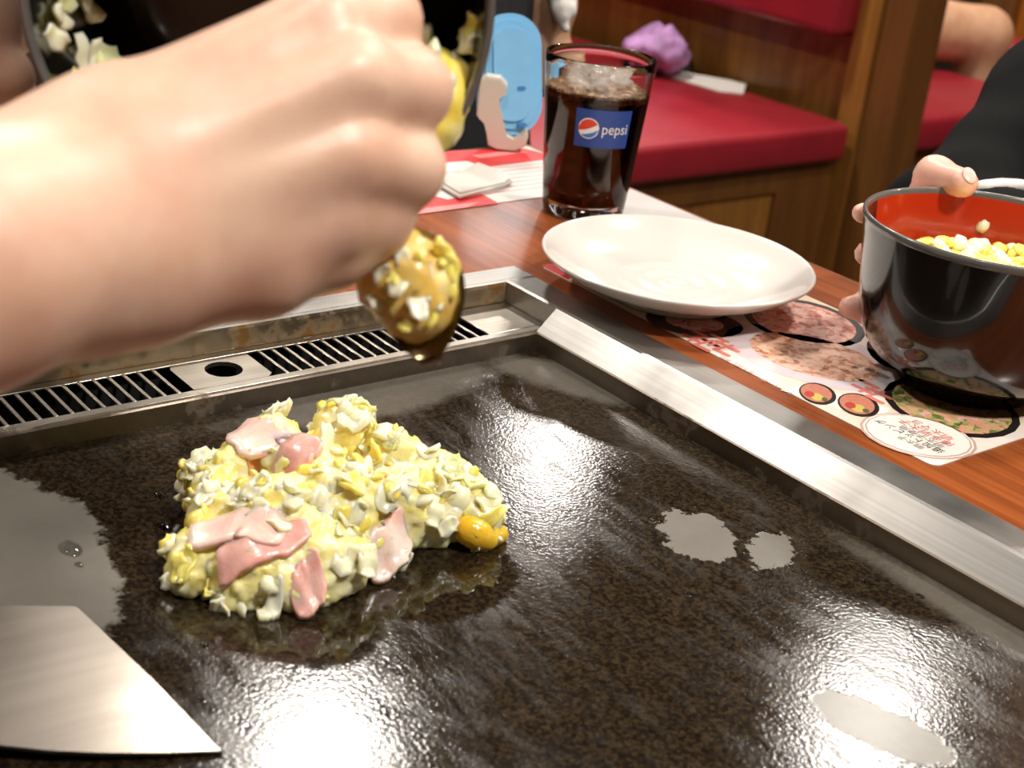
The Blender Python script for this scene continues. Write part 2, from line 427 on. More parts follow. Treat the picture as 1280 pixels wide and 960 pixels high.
# cut food pieces: a few shared meshes, reused for every piece
def flake_mesh(name, L, Wd, th, curl, seed, mat):
    rnd = random.Random(seed); nu, nv = 6, 4; verts, faces = [], []
    edge = [1 + rnd.uniform(-.28, .28) for _ in range(nu + 1)]; e2 = [1 + rnd.uniform(-.3, .3) for _ in range(nu + 1)]
    for side in (1, -1):
        for i in range(nu + 1):
            s = i / nu - .5
            for j in range(nv + 1):
                w = j / nv - .5
                wid = Wd * (edge[i] if w > 0 else e2[i]) * (1 - (abs(s) * 2) ** 3 * .5)
                x, y = s * L, w * wid
                z_ = curl * ((s * 2) ** 2 + .7 * (w * 2) ** 2 * math.sin(seed + s * 3)) + .0012 * math.sin(9 * s + seed) + side * th / 2 * (1 - .75 * max(abs(w), abs(s)) * 2 * .6)
                verts.append((x, y, z_))
    n = (nu + 1) * (nv + 1); id_ = lambda sd, i, j: sd * n + i * (nv + 1) + j
    for i in range(nu):
        for j in range(nv):
            faces.append((id_(0, i, j), id_(0, i + 1, j), id_(0, i + 1, j + 1), id_(0, i, j + 1)))
            faces.append((id_(1, i, j), id_(1, i, j + 1), id_(1, i + 1, j + 1), id_(1, i + 1, j)))
    rim = [(i, 0) for i in range(nu)] + [(nu, j) for j in range(nv)] + [(i, nv) for i in range(nu, 0, -1)] + [(0, j) for j in range(nv, 0, -1)]
    for a, b in zip(rim, rim[1:] + rim[:1]): faces.append((id_(0, *a), id_(1, *a), id_(1, *b), id_(0, *b)))
    return mesh_from(name, verts, faces, mat)
FLAKES = []
for k_, (mat_, wts) in enumerate((('cabbage_cream', 5), ('cabbage_yellow', 4), ('cabbage_green', 1))):
    for q in range(wts):
        sz = random.choice([(.016, .010), (.018, .007), (.013, .010), (.021, .0050), (.012, .008)])
        FLAKES.append(flake_mesh('cabbage_piece', sz[0], sz[1], random.uniform(.0024, .0038), random.uniform(.0010, .0034), k_ * 10 + q, mat_))
def nugget_mesh(name, r_, seed, mat):
    bm = bmesh.new(); bmesh.ops.create_icosphere(bm, subdivisions=2, radius=r_)
    for v in bm.verts:
        d = noise.noise(v.co * (1.1 / r_) + Vector((seed * 3.1, seed, 0)))
        v.co *= 1 + .38 * d; v.co.z *= .72; v.co.x *= 1.25
    me = bpy.data.meshes.new(name); bm.to_mesh(me); bm.free(); me.materials.append(M[mat])
    me.polygons.foreach_set('use_smooth', [True] * len(me.polygons)); return me
NUGGETS = [nugget_mesh('cabbage_piece', random.uniform(.0042, .0062), s, m_) for s, m_ in enumerate(['cabbage_cream', 'cabbage_yellow', 'cabbage_cream', 'dressing', 'cabbage_yellow', 'cabbage_cream'])]
def place_piece(me, pos, nrm, parent, scale=1.0, tilt=.5, name='cabbage_piece', rnd=random):
    o = bpy.data.objects.new(name, me)
    q = frame_q(Vector(nrm) + Vector((rnd.uniform(-1, 1), rnd.uniform(-1, 1), rnd.uniform(-1, 1))) * tilt, (rnd.uniform(-1, 1), rnd.uniform(-1, 1), rnd.uniform(-1, 1)))
    o.matrix_basis = Matrix.LocRotScale(Vector(pos), q, Vector((scale,) * 3)); return link(o, parent)

# ---------------------------------------------------------------- the room
FLOOR = -.70
def struct(o): o['kind'] = 'structure'; return o
X0, X1, Y0, Y1 = -5.2, 3.2, -3.2, 5.2
struct(box('floor', (X0, Y0, FLOOR - .1), (X1, Y1, FLOOR), 'floor_stone'))
struct(box('ceiling', (X0, Y0, CEIL), (X1, Y1, CEIL + .1), 'ceiling_paint'))
struct(box('wall_back', (X0, Y1, FLOOR), (X1, Y1 + .1, CEIL), 'wall_paint'))
struct(box('wall_left', (X0 - .1, Y0, FLOOR), (X0, Y1, CEIL), 'wall_paint'))
struct(box('wall_right', (X1, Y0, FLOOR), (X1 + .1, Y1, CEIL), 'wall_paint'))
struct(box('wall_front', (X0, Y0 - .1, FLOOR), (X1, Y0, CEIL), 'wall_paint'))
lamp_place = ['farthest left behind the booth panel', 'above the booth corner post', 'above the red booth bench', 'above the far side of the griddle table', 'above the near side of the griddle table', 'nearest the dark left end of the room', 'at the right above the neighbouring booth', 'added as fill light for the batter, at the right end above the griddle']
t = NT('lamp_glow'); t.set(Base_Color=(1, 1, 1, 1), Emission_Color=(1, .93, .85, 1), Emission_Strength=5.5); M['lamp_glow'] = t.m
for i, (lx, ly, pw) in enumerate(LAMPS):
    e = empty('ceiling_lamp', (lx, ly, CEIL), 'round recessed ceiling lamp ' + lamp_place[i], 'lamp', 'ceiling lamps')
    lathe('trim_ring', [(.115, -.001), (.118, -.012), (.15, -.010), (.152, -.001)], 'lamp_metal', e, 40)
    lathe('diffuser', [(0, -.004), (.114, -.004), (.114, -.002), (0, -.002)], 'lamp_glow', e, 40)
    ld = bpy.data.lights.new('lamp_light', 'AREA'); ld.shape = 'DISK'; ld.size = .22; ld.energy = pw; ld.color = (1, .93, .85); ld.spread = math.radians(150)
    lo = bpy.data.objects.new('lamp_light', ld); lo.location = (0, 0, -.014); link(lo, e)

# ---------------------------------------------------------------- griddle table
TX0, TX1, TY0, TY1 = -.292, 1.05, -.78, .2456
GX1, GY0 = .82, -.52                       # far limits of the griddle well
ZG, ZS = -.0246, -.014
tb = empty('griddle_table', (.35, -.27, FLOOR), 'wooden restaurant table with a built-in steel framed iron griddle', 'table')
def tparent(o):
    o.parent = tb; o.matrix_parent_inverse = Matrix.Translation((-.35, .27, -FLOOR)); return o
# wooden top as a ring round the well
bm = bmesh.new()
for lo, hi in (((TX0, TY0, -.036), (-.0225, TY1, -.0008)), ((GX1 + .0225, TY0, -.036), (TX1, TY1, -.0008)),
               ((-.0225, .0230, -.036), (GX1 + .0225, TY1, -.0008)), ((-.0225, TY0, -.036), (GX1 + .0225, GY0 - .0230, -.0008))):
    add_box(bm, lo, hi)
bmesh.ops.remove_doubles(bm, verts=bm.verts, dist=1e-5)
tparent(obj('wood_top', bm, 'table_wood'))
# edging strip
for lo, hi in (((TX0 - .003, TY1, -.037), (TX1 + .003, TY1 + .003, -.001)), ((TX0 - .003, TY0, -.037), (TX0, TY1, -.001)),
               ((TX1, TY0, -.037), (TX1 + .003, TY1, -.001)), ((TX0 - .003, TY0 - .003, -.037), (TX1 + .003, TY0, -.001))):
    tparent(box('edge_band', lo, hi, 'table_edge'))
# steel frame: flat lip, ridge and inner slope on each side
def prism_slope():
    return objv('slope_end', [(.0545, -.0012, .0006), (.0545, -.0158, -.0130), (.0545, -.0012, -.0150), (.0545, -.0158, -.0150)], [(0, 1, 3, 2)], 'steel_x', None, False)
def rim_side(axis, lip_sign, base, a0, a1, slope, mat):
    s = lip_sign
    if slope: prof = [(base + s * .0242, -.0006), (base + s * .0240, .0004), (base + s * .003, .0006), (base + s * .001, .0014), (base - s * .0012, .0006), (base - s * .0158, -.0130)]
    else: prof = [(base + s * .0236, -.0006), (base + s * .0232, .0004), (base + s * .003, .0006), (base + s * .001, .0012), (base - s * .0008, .0004), (base - s * .0016, -.0016), (base - s * .0018, -.0138)]
    return prof
tparent(extrude_profile('steel_rim', rim_side('x', 1, 0, 0, 0, True, '')[:5], 'x', -.0010, GX1 + .001, 'steel_x'))
tparent(extrude_profile('steel_slope', rim_side('x', 1, 0, 0, 0, True, '')[4:], 'x', .0545, GX1 + .001, 'steel_slope'))
tparent(prism_slope())
tparent(extrude_profile('steel_rim', [(GY0 * 1 - .0242, -.0006), (GY0 - .0240, .0004), (GY0 - .003, .0006), (GY0 - .001, .0014), (GY0 + .0012, .0006), (GY0 + .0158, -.0130)], 'x', -.0010, GX1 + .001, 'steel_x'))
pl = rim_side('y', -1, 0, 0, 0, False, '')
tparent(extrude_profile('steel_rim', pl[:5], 'y', GY0 - .0242, .0242, 'steel_y'))
tparent(extrude_profile('steel_rim', [(GX1 + .0236, -.0006), (GX1 + .0232, .0004), (GX1 + .003, .0006), (GX1, .0014), (GX1 - .004, -.0130)], 'y', GY0 - .0242, .0242, 'steel_y'))
tparent(extrude_profile('tray_back_wall', pl[4:], 'y', GY0, 0, 'steel_greasy'))
tparent(box('tray_end_wall', (.0018, -.0009, -.0300), (.0560, -.0003, .0002), 'steel_y'))
# griddle walls (top edge lip then down to the plate)
XW, YW = .0570, -.0159
tparent(extrude_profile('griddle_wall', [(YW + .0010, -.0138), (YW, -.0126), (YW - .0008, -.0135), (YW - .0010, -.0250)], 'x', XW, GX1 - .004, 'steel_wall'))
tparent(extrude_profile('griddle_wall', [(GY0 + .015, -.0138), (GY0 + .0159, -.0126), (GY0 + .0168, -.0250)], 'x', XW, GX1 - .004, 'steel_wall'))
tparent(extrude_profile('griddle_wall', [(XW - .0052, -.0150), (XW - .0048, -.0132), (XW - .0008, -.0126), (XW, -.0135), (XW + .0004, -.0250)], 'y', GY0 + .0159, YW, 'steel_wall'))
tparent(extrude_profile('griddle_wall', [(GX1 - .004, -.0130), (GX1 - .0048, -.0250)], 'y', GY0 + .0159, YW, 'steel_wall'))
mk_griddle()
tparent(box('griddle_plate', (XW - .002, GY0 + .012, ZG - .012), (GX1 - .002, YW + .002, ZG), 'griddle_iron'))
# drain tray with slots along the left side
dt = tparent(box('drain_pan', (.0018, GY0 + .001, -.0600), (XW - .003, -.001, -.0560), 'dark_gap'))
tparent(box('drain_pan', (.0018, GY0 + .001, -.0590), (.0030, -.001, -.0150), 'dark_gap'))
tparent(box('drain_pan', (XW - .004, GY0 + .001, -.0590), (XW - .003, -.001, -.0150), 'dark_gap'))
tray = bpy.data.objects.new('drain_grate', None); link(tray); tparent(tray)
def tray_piece(name, lo, hi, mat='steel_tray', bev=.0004):
    o = box(name, lo, hi, mat, None, bev, 1); o.parent = tray; return o
ZT0, ZT1 = -.0151, -.0135
SX0, SX1 = .0095, .0450
tray_piece('grate_edge', (SX1, GY0 + .002, ZT0), (XW - .0055, -.0015, ZT1)); tray_piece('grate_edge', (.0025, GY0 + .002, ZT0), (SX0, -.0015, ZT1))
tray_piece('blank_plate', (SX0, -.0465, ZT0), (SX1, -.0015, ZT1))
# plate with the round finger hole
bm = bmesh.new(); ya, yb = -.2500, -.2000; cx_, cy_, hr = .0262, -.2225, .0108
n_ = 32
ring = [(cx_ + hr * math.cos(2 * PI * i / n_), cy_ + hr * math.sin(2 * PI * i / n_)) for i in range(n_)]
def sq(i):
    a = 2 * PI * i / n_; c, s = math.cos(a), math.sin(a)
    tx = ((SX1 - cx_) if c > 0 else (SX0 - cx_)) / c if abs(c) > 1e-6 else 1e9; ty = ((yb - cy_) if s > 0 else (ya - cy_)) / s if abs(s) > 1e-6 else 1e9
    m_ = min(tx, ty); return (cx_ + c * m_, cy_ + s * m_)
outer = [sq(i) for i in range(n_)]
vt = [bm.verts.new((x, y, ZT1)) for x, y in ring]; vo = [bm.verts.new((x, y, ZT1)) for x, y in outer]; vb = [bm.verts.new((x, y, ZT0 - .001)) for x, y in ring]
for i in range(n_):
    j = (i + 1) % n_; bm.faces.new((vt[i], vt[j], vo[j], vo[i])); bm.faces.new((vt[i], vb[i], vb[j], vt[j]))
tray_hole = obj('blank_plate', bm, 'steel_tray'); tray_hole.parent = tray
bar = None
for ya, yb in ((-.2000, -.0465), (GY0 + .02, -.2500)):
    nb = int(round((yb - ya) / .00853))
    for i in range(1, nb):
        y = ya + (yb - ya) * i / nb
        if bar is None:
            bar = tray_piece('grate_bar', (SX0 - .0002, -.0011, ZT0), (SX1 + .0002, .0011, ZT1), bev=.0003); bar.location.y = y
        else:
            b = bar.copy(); link(b); b.parent = tray; b.location.y = y
tray_piece('grate_edge', (SX0, GY0 + .002, ZT0), (SX1, GY0 + .02, ZT1))
# rivets and pedestal
for px_, py_ in ((-.12, -.62), (.92, -.62), (-.12, .10), (.92, .10)):
    tparent(box('table_leg', (px_ - .03, py_ - .03, FLOOR + .001), (px_ + .03, py_ + .03, -.037), 'black_plastic', None, .004))
tparent(box('burner_housing', (-.015, GY0 - .01, -.22), (GX1 + .015, .02, -.062), 'black_plastic', None, .004))

# ---------------------------------------------------------------- things on the table
# food menu placemat
pm = empty('menu_placemat', (.151, .114, 0), 'cream paper menu placemat printed with dish photographs under the plate', 'placemat')
def pparent(o, root):
    o.parent = root; o.matrix_parent_inverse = Matrix.Translation(-Vector(root.location)); return o
def rounded_rect(x0, y0, x1, y1, r_, n=5):
    out = []
    for cx, cy, a0 in ((x1 - r_, y1 - r_, 0), (x0 + r_, y1 - r_, 90), (x0 + r_, y0 + r_, 180), (x1 - r_, y0 + r_, 270)):
        for i in range(n + 1):
            a = math.radians(a0 + 90 * i / n); out.append((cx + r_ * math.cos(a), cy + r_ * math.sin(a)))
    return out
pparent(prism('sheet', rounded_rect(-.018, .0432, .3210, .186, .006), -.0007, -.0002, 'placemat_paper'), pm)
ZP = 0.0
def pr(name, poly, mat, lift=1, root=pm): return pparent(decal(name, poly, ZP - .0002 + .0001 * lift, mat, root), root)
# red corner print at the left end
pr('red_corner', [(-.0175, .0440), (.012, .0440), (.006, .060), (-.0175, .070)], 'red_print')
def dish(poly, rim, body, s=.86, dx=0, dy=0):
    pr('dish_rim', poly, rim, 1); pr('dish_photo', scale_poly(poly, s, dx, dy), body, 2)
dish([(0.1315,0.0929),(0.1356,0.0859),(0.1371,0.0775),(0.1358,0.0685),(0.132,0.0598),(0.126,0.0521),(0.1184,0.0462),(0.1099,0.0425),(0.1011,0.0415),(0.0931,0.0433),(0.0864,0.0478),(0.0819,0.0546),(0.0801,0.0631),(0.0811,0.0724),(0.0849,0.0815),(0.0912,0.0896),(0.0992,0.0958),(0.1082,0.0993),(0.1172,0.1),(0.1252,0.0978)], 'dish_dark', 'dish_meat', .6)
dish([(0.1734,0.164),(0.1793,0.1525),(0.1813,0.1402),(0.1794,0.1283),(0.1737,0.1178),(0.1648,0.1097),(0.1535,0.1045),(0.1406,0.103),(0.1274,0.1051),(0.1151,0.111),(0.1048,0.1201),(0.0978,0.1317),(0.0948,0.1446),(0.0964,0.1575),(0.1024,0.1689),(0.1121,0.1777),(0.1246,0.1828),(0.1384,0.1837),(0.152,0.1806),(0.1641,0.1737)], 'nori_print', 'dish_meat', .86)
dish([(0.2363,0.1281),(0.2415,0.1153),(0.2413,0.1015),(0.236,0.0878),(0.2261,0.0756),(0.2123,0.0657),(0.1959,0.059),(0.1782,0.0562),(0.1607,0.0578),(0.1452,0.0637),(0.1333,0.0735),(0.1263,0.0865),(0.1253,0.1013),(0.1306,0.1164),(0.1415,0.13),(0.157,0.1406),(0.1752,0.1471),(0.1941,0.1488),(0.2116,0.1459),(0.2261,0.1386)], 'lilac_print', 'dish_noodle', .72)
dish([(0.2242,0.1745),(0.2291,0.1647),(0.2315,0.1551),(0.2312,0.1465),(0.2284,0.1396),(0.2232,0.1351),(0.2162,0.1333),(0.208,0.1344),(0.1992,0.1385),(0.1906,0.1451),(0.1833,0.1538),(0.1778,0.1637),(0.1748,0.1738),(0.1747,0.1831),(0.1776,0.1906),(0.1832,0.1954),(0.1908,0.1971),(0.1997,0.1954),(0.2088,0.1906),(0.2172,0.1834)], 'dish_dark', 'dish_dark', .8)
dish([(0.3093,0.1388),(0.3138,0.1269),(0.3146,0.1145),(0.3117,0.1029),(0.3054,0.093),(0.2962,0.0857),(0.2849,0.0815),(0.2725,0.081),(0.26,0.0842),(0.2487,0.0911),(0.2396,0.1011),(0.2339,0.1133),(0.2322,0.1264),(0.2348,0.1392),(0.2416,0.1501),(0.2519,0.158),(0.2643,0.1619),(0.2776,0.1616),(0.2903,0.1572),(0.3012,0.1493)], 'nori_print', 'dish_salad', .88)
for poly in ([(0.2348,0.0635),(0.2372,0.0592),(0.2384,0.0548),(0.2384,0.0508),(0.237,0.0475),(0.2346,0.0452),(0.2312,0.0442),(0.2272,0.0445),(0.223,0.0461),(0.2189,0.049),(0.2154,0.0527),(0.2129,0.0571),(0.2115,0.0615),(0.2115,0.0657),(0.2129,0.0692),(0.2155,0.0715),(0.219,0.0725),(0.2231,0.0721),(0.2274,0.0703),(0.2314,0.0673)], [(0.2578,0.0746),(0.2602,0.0699),(0.2614,0.0652),(0.2611,0.0608),(0.2595,0.0573),(0.2568,0.0548),(0.2531,0.0536),(0.2488,0.0539),(0.2443,0.0556),(0.2401,0.0586),(0.2365,0.0627),(0.2339,0.0674),(0.2326,0.0722),(0.2328,0.0768),(0.2344,0.0805),(0.2372,0.0831),(0.2411,0.0842),(0.2455,0.0838),(0.2501,0.0819),(0.2543,0.0787)]):
    pr('roll_rim', poly, 'nori_print', 1); pr('roll_filling', scale_poly(poly, .84, -.001, 0), 'roll_pink', 2)
    pr('roll_core', scale_poly(poly, .34, .0035, -.0045), 'roll_yellow', 3); pr('roll_core', scale_poly(poly, .26, -.0015, -.0055), 'roll_red', 4); pr('roll_core', scale_poly(poly, .16, .008, -.003), 'roll_green', 5)
pr('roll_plate', [(0.2111,0.041),(0.2127,0.0638),(0.2589,0.0833),(0.2687,0.0617)], 'badge_white', 0.5)
bp = [(0.3177,0.0852),(0.321,0.0769),(0.3214,0.0677),(0.319,0.0586),(0.314,0.0503),(0.3069,0.0436),(0.2983,0.0391),(0.2889,0.0372),(0.2797,0.0382),(0.2715,0.042),(0.2651,0.0483),(0.2612,0.0566),(0.2603,0.0661),(0.2626,0.0758),(0.2678,0.0847),(0.2754,0.0918),(0.2847,0.0963),(0.2945,0.0979),(0.3038,0.0964),(0.3118,0.092)]
pr('badge_ring', scale_poly(bp, 1.0), 'badge_line', 1); pr('badge', scale_poly(bp, .95), 'badge_white', 2)
pr('badge_ring', scale_poly(bp, .915), 'badge_line', 3); pr('badge', scale_poly(bp, .885), 'badge_white', 4)
def ptext(txt, size, pos, ang, mat, lift=6, root=pm):
    me = text_mesh(txt, size); o = bpy.data.objects.new('printed_text', me); me.materials.append(M[mat])
    ca, sa = math.cos(ang), math.sin(ang)
    for v in me.vertices:
        x, y = v.co.x, v.co.y; v.co = (pos[0] + x * ca - y * sa, pos[1] + x * sa + y * ca, ZP - .0002 + .0001 * lift)
    link(o); return pparent(o, root)
TA = PI
bcx = sum(q[0] for q in bp) / len(bp); bcy = sum(q[1] for q in bp) / len(bp)
for txt, dx_, dy_, sz_, m_ in (('明太子', .004, -.0115, .0058, 'text_grey'), ('追加トッピング', -.002, -.0055, .0066, 'text_dark'), ('明太子使用', .002, .0008, .0060, 'text_grey'), ('博多明太子', 0, .0075, .0074, 'motif_red'), ('明太マヨ', -.001, .0140, .0070, 'motif_red')): ptext(txt, sz_, (bcx + dx_, bcy + dy_), TA, m_)
ptext('明太もちチーズ', .0052, (0.208,0.1172), TA, 'text_grey'); ptext('明太餅', .0060, (0.221,0.1191), TA, 'text_dark')
ptext('キンパ一本', .0052, (0.2079,0.0424), TA, 'text_grey'); ptext('一度お試しあれ', .0048, (0.1753,0.0443), TA, 'text_grey')
def motif(cx, cy, s):
    for k, (ox, oy, w) in enumerate(((-.006, .004, .012), (.003, 0, .016), (-.004, -.004, .012), (.007, -.008, .011))):
        x0 = cx + ox * s; y0 = cy + oy * s; pr('cloud_motif', rounded_rect(x0 - w * s / 2, y0 - .0014 * s, x0 + w * s / 2, y0 + .0014 * s, .00135 * s, 3), 'motif_red', 2)
    for ox in (-.002, .003): pr('cloud_motif', [(cx + (ox - .001) * s, cy - .008 * s), (cx + (ox + .001) * s, cy - .008 * s), (cx + (ox + .001) * s, cy + .004 * s), (cx + (ox - .001) * s, cy + .004 * s)], 'motif_red', 2.5)
mo = [(0.1295,0.0462),(0.1445,0.0547),(0.2371,0.0948)]
motif(mo[0][0] + .004, mo[0][1] + .008, 1.35); motif(mo[1][0], mo[1][1] + .006, 1.35); motif(mo[2][0], mo[2][1], 1.3)

# red and white placemat at the end of the table
rm = empty('red_placemat', (-.217, .08, 0), 'red and white paper placemat at the far left end of the table', 'placemat')
pparent(prism('sheet', rounded_rect(-.286, -.10, -.1515, .2425, .004), -.0007, -.0002, 'white_paper'), rm)
pr('red_band', [(-0.3014,0.1141),(-0.2792,0.2336),(-0.2459,0.2486),(-0.2415,0.2636),(-0.2423,0.2291),(-0.2386,0.1592),(-0.2601,0.1562),(-0.2648,0.0898)], 'red_print', 1, rm)
pr('red_patch', [(-0.1468,-0.0096),(-0.147,0.019),(-0.1488,0.1066),(-0.1773,0.1088),(-0.1712,0.073),(-0.1844,0.0668),(-0.1931,0.0274)], 'red_print', 1, rm)
pr('pink_strip', [(-0.1466,0.0201),(-0.1484,0.0759),(-0.1575,0.0942),(-0.1581,0.0412)], 'pink_print', 2, rm)
pr('pale_lettering', [(-0.274,0.1715),(-0.2767,0.218),(-0.2675,0.2309),(-0.2632,0.1722)], 'pink_print', 2, rm)
for k in range(7): pr('print_line', [(-.235 + .010 * k, .11), (-.2335 + .010 * k, .11), (-.2335 + .010 * k, .235), (-.235 + .010 * k, .235)], 'pink_print', 1, rm)

pk = prism('wet_wipe_packet', [(-0.1994,0.0833),(-0.239,0.1507),(-0.2,0.156),(-0.1858,0.1476),(-0.1789,0.1324),(-0.1646,0.0789)], .0001, .0060, 'packet_plastic', None, None, .0022)
tag(pk, 'flat white wet wipe packet lying on the red and white placemat', 'packet')
sl = prism('reflection_sheet', [(-.146, .186), (-.020, .190), (-.018, .2440), (-.145, .2440)], -.0007, -.0003, 'reflection_grey')  # added sheet: its grey paints the bright reflection on the table top
tag(sl, 'plain grey sheet standing in for a table reflection behind the cola glass', 'paper')

# plate
PLC = (0.0657, 0.0917)
prof = [(0, .004), (.038, .0035), (.040, .0), (.0445, .0), (.0465, .0045), (.060, .0085), (.078, .0160), (.0895, .0238), (.0918, .0262), (.0916, .0275), (.0900, .0278), (.086, .0255), (.076, .0190), (.062, .0128), (.050, .0100), (.040, .0092), (.036, .0096), (.032, .0088), (.024, .0086), (.020, .0090), (.016, .0083), (.010, .0082), (.006, .0086), (0, .0078)]
pe = lathe('plate', smooth_prof(prof, 3), 'white_ceramic', None, 96, (PLC[0], PLC[1], .0007))
tag(pe, 'round white ceramic plate standing on the printed menu', 'plate')

# cola glass
GC = (-0.1079, 0.158); GH = 0.1235
gl = empty('cola_glass', (GC[0], GC[1], .0), 'tall tumbler of dark cola with a blue printed logo', 'glass')
RB, RT = .0318, .0425
rad = lambda z_: RB + (RT - RB) * (max(z_, 0) / GH) ** .95
t = NT('clear_glass'); t.set(Base_Color=(.97, .985, .98, 1), Roughness=.02, Transmission_Weight=1.0, IOR=1.40); t.bump(t.noise(160, 3), .012, .0006); M['clear_glass'] = t.m
t = NT('cola_liquid'); t.set(Base_Color=(.55, .2, .07, 1), Roughness=.03, Transmission_Weight=1.0, IOR=1.34)
va = t.n('ShaderNodeVolumeAbsorption'); va.inputs['Color'].default_value = (.62, .16, .05, 1); va.inputs['Density'].default_value = 210; t.l(va.outputs[0], t.t.nodes['Material Output'].inputs['Volume']); M['cola_liquid'] = t.m
t = NT('cola_foam'); fn = t.voronoi(420, out='Distance')
t.set(Base_Color=t.ramp(t.noise(140, 4), [(.3, srgb('#5a3016')), (.5, srgb('#a87a4e')), (.72, srgb('#dbc3a2'))]), Roughness=.25, Transmission_Weight=.35, Alpha=.93); t.bump(fn, .8, .002); M['cola_foam'] = t.m
t = NT('ice'); t.set(Base_Color=(.93, .88, .82, 1), Roughness=.08, Transmission_Weight=.75, IOR=1.31); t.bump(t.noise(120, 4), .4, .002); M['ice'] = t.m
gp = [(0, .0012), (RB - .006, .0010), (RB - .002, .0), (RB - .0002, .0016)] + [(rad(GH * q / 14), GH * q / 14) for q in range(1, 14)] + [(RT, GH - .0014), (RT - .0008, GH), (RT - .0021, GH), (RT - .0027, GH - .0012)] + [(rad(GH * q / 14) - .0027, GH * q / 14) for q in range(13, 2, -1)] + [(rad(.016) - .003, .0150), (rad(.012) - .006, .0118), (0, .0110)]
lathe('tumbler', gp, 'clear_glass', gl, 72)
LZ = .0975
lq = [(0, .0107), (rad(.012) - .0056, .0115), (rad(.016) - .0026, .0149)] + [(rad(z_) - .0023, z_) for z_ in (.03, .045, .06, .075, .088, LZ)] + [(rad(LZ) - .006, LZ - .0006), (0, LZ - .0006)]
lathe('cola', lq, 'cola_liquid', gl, 64)
fo = lathe('foam', smooth_prof([(rad(.092) - .0030, LZ - .0045), (rad(LZ) - .0028, LZ), (rad(LZ) - .0029, LZ + .0022), (.030, LZ + .0035), (.020, LZ + .0042), (0, LZ + .0038)], 3), 'cola_foam', gl, 64)
for v in fo.data.vertices:
    q = noise.noise(v.co * 160); v.co.z += .0016 * q if v.co.z > LZ - .001 else .004 * noise.noise(Vector((v.co.x * 90, v.co.y * 90, 3)))
rg = random.Random(3)
for k in range(6):
    a = k * 1.05 + .3; rr_ = .019 if k else 0
    bm = bmesh.new(); add_box(bm, (-.0085, -.0085, -.0075), (.0085, .0085, .0075), .003, 2)
    o = obj('ice_cube', bm, 'ice', gl, smooth=True); o.location = (rr_ * math.cos(a), rr_ * math.sin(a), LZ + .001); o.rotation_euler = (rg.uniform(-.6, .6), rg.uniform(-.6, .6), rg.uniform(0, 3))
# printed logo wrapped on the outside of the glass
LG = math.atan2(-0.7383, 0.8135) + .215
def wrap(u_, v_, lift): # u along the circumference (+ = viewer's right), v height
    r_ = rad(v_) + lift; a = LG + u_ / .0385; return (r_ * math.cos(a), r_ * math.sin(a), v_)
def wrap_poly(name, pts, lift, mat):
    me = bmesh.new(); vs_ = [me.verts.new(wrap(x, y, lift)) for x, y in pts]; me.faces.new(vs_); bmesh.ops.triangulate(me, faces=me.faces); return obj(name, me, mat, gl)
def wrap_grid(name, u0, v0, u1, v1, lift, mat, nu=14, nv=8):
    verts = [wrap(u0 + (u1 - u0) * i / nu, v0 + (v1 - v0) * j / nv, lift) for i in range(nu + 1) for j in range(nv + 1)]
    fs = [(i * (nv + 1) + j, (i + 1) * (nv + 1) + j, (i + 1) * (nv + 1) + j + 1, i * (nv + 1) + j + 1) for i in range(nu) for j in range(nv)]
    return objv(name, verts, fs, mat, gl)
VC = .0755; HU = .0215; HV = .0145
wrap_grid('logo_panel', -HU, VC - HV, HU, VC + HV, .0002, 'label_blue')
ex, er = -.0112, .0079
disc = lambda f0: [(ex + er * math.cos(2 * PI * i / 40), VC + er * math.sin(2 * PI * i / 40)) for i in range(40)]
def strip(name, top, bot, lift, mat, n=16):
    verts, fs = [], []
    for i in range(n + 1):
        x = -er + 2 * er * i / n; h = math.sqrt(max(er * er - x * x, 0))
        a, b = min(top(x), h), max(bot(x), -h); a = max(a, b)
        verts += [wrap(ex + x, VC + a, lift), wrap(ex + x, VC + b, lift)]
    fs = [(2 * i, 2 * i + 1, 2 * i + 3, 2 * i + 2) for i in range(n)]
    return objv(name, verts, fs, mat, gl)
strip('logo_disc', lambda x: er, lambda x: -er, .0004, 'label_white')
wv = lambda x: .0022 + .55 * x + 60 * x * x * .3
ein = er * .90
strip('logo_red', lambda x: math.sqrt(max(ein * ein - x * x, 0)), lambda x: .0012 + .42 * x + 22 * x * x - .0012, .0006, 'label_red')
strip('logo_blue', lambda x: -.0040 + .30 * x + 22 * x * x, lambda x: -math.sqrt(max(ein * ein - x * x, 0)), .0006, 'label_bluelight')
me = text_mesh('pepsi', .0115); me.materials.append(M['label_white'])
for v in me.vertices: v.co = wrap(.0090 + v.co.x * .88, VC + v.co.y, .0006)
link(bpy.data.objects.new('logo_lettering', me), gl)

# blue plastic stand thing at the end of the table
bs = empty('plastic_stand', (-0.2748,0.2057,0.0), 'light blue rounded plastic panel on a cream stand beside the glass', 'stand')
bs.rotation_mode = 'QUATERNION'; bs.rotation_quaternion = frame_q((0, 0, 1), tuple(R_AX))
def bl(pts): return [(x, y) for x, y in pts]
Mx = Matrix.Translation((-.0005, .034, .062)) @ Euler((math.radians(78), math.radians(-4), math.radians(14))).to_matrix().to_4x4()
simple('blue_plastic', '#86c4ee', .18, var=.03, Coat_Weight=.5)
pb = prism('panel', rounded_rect(-.029, -.053, .029, .053, .0275, 10), -.006, .006, 'blue_plastic', bs, Mx, .003)
for s_, zz in ((.0055, .0092), (.0125, .0125)):
    prism('ridge', rounded_rect(-.029 + s_, -.053 + s_, .029 - s_, .053 - s_, .0275 - s_, 10), .004, zz, 'blue_plastic', pb, Mx, .001)
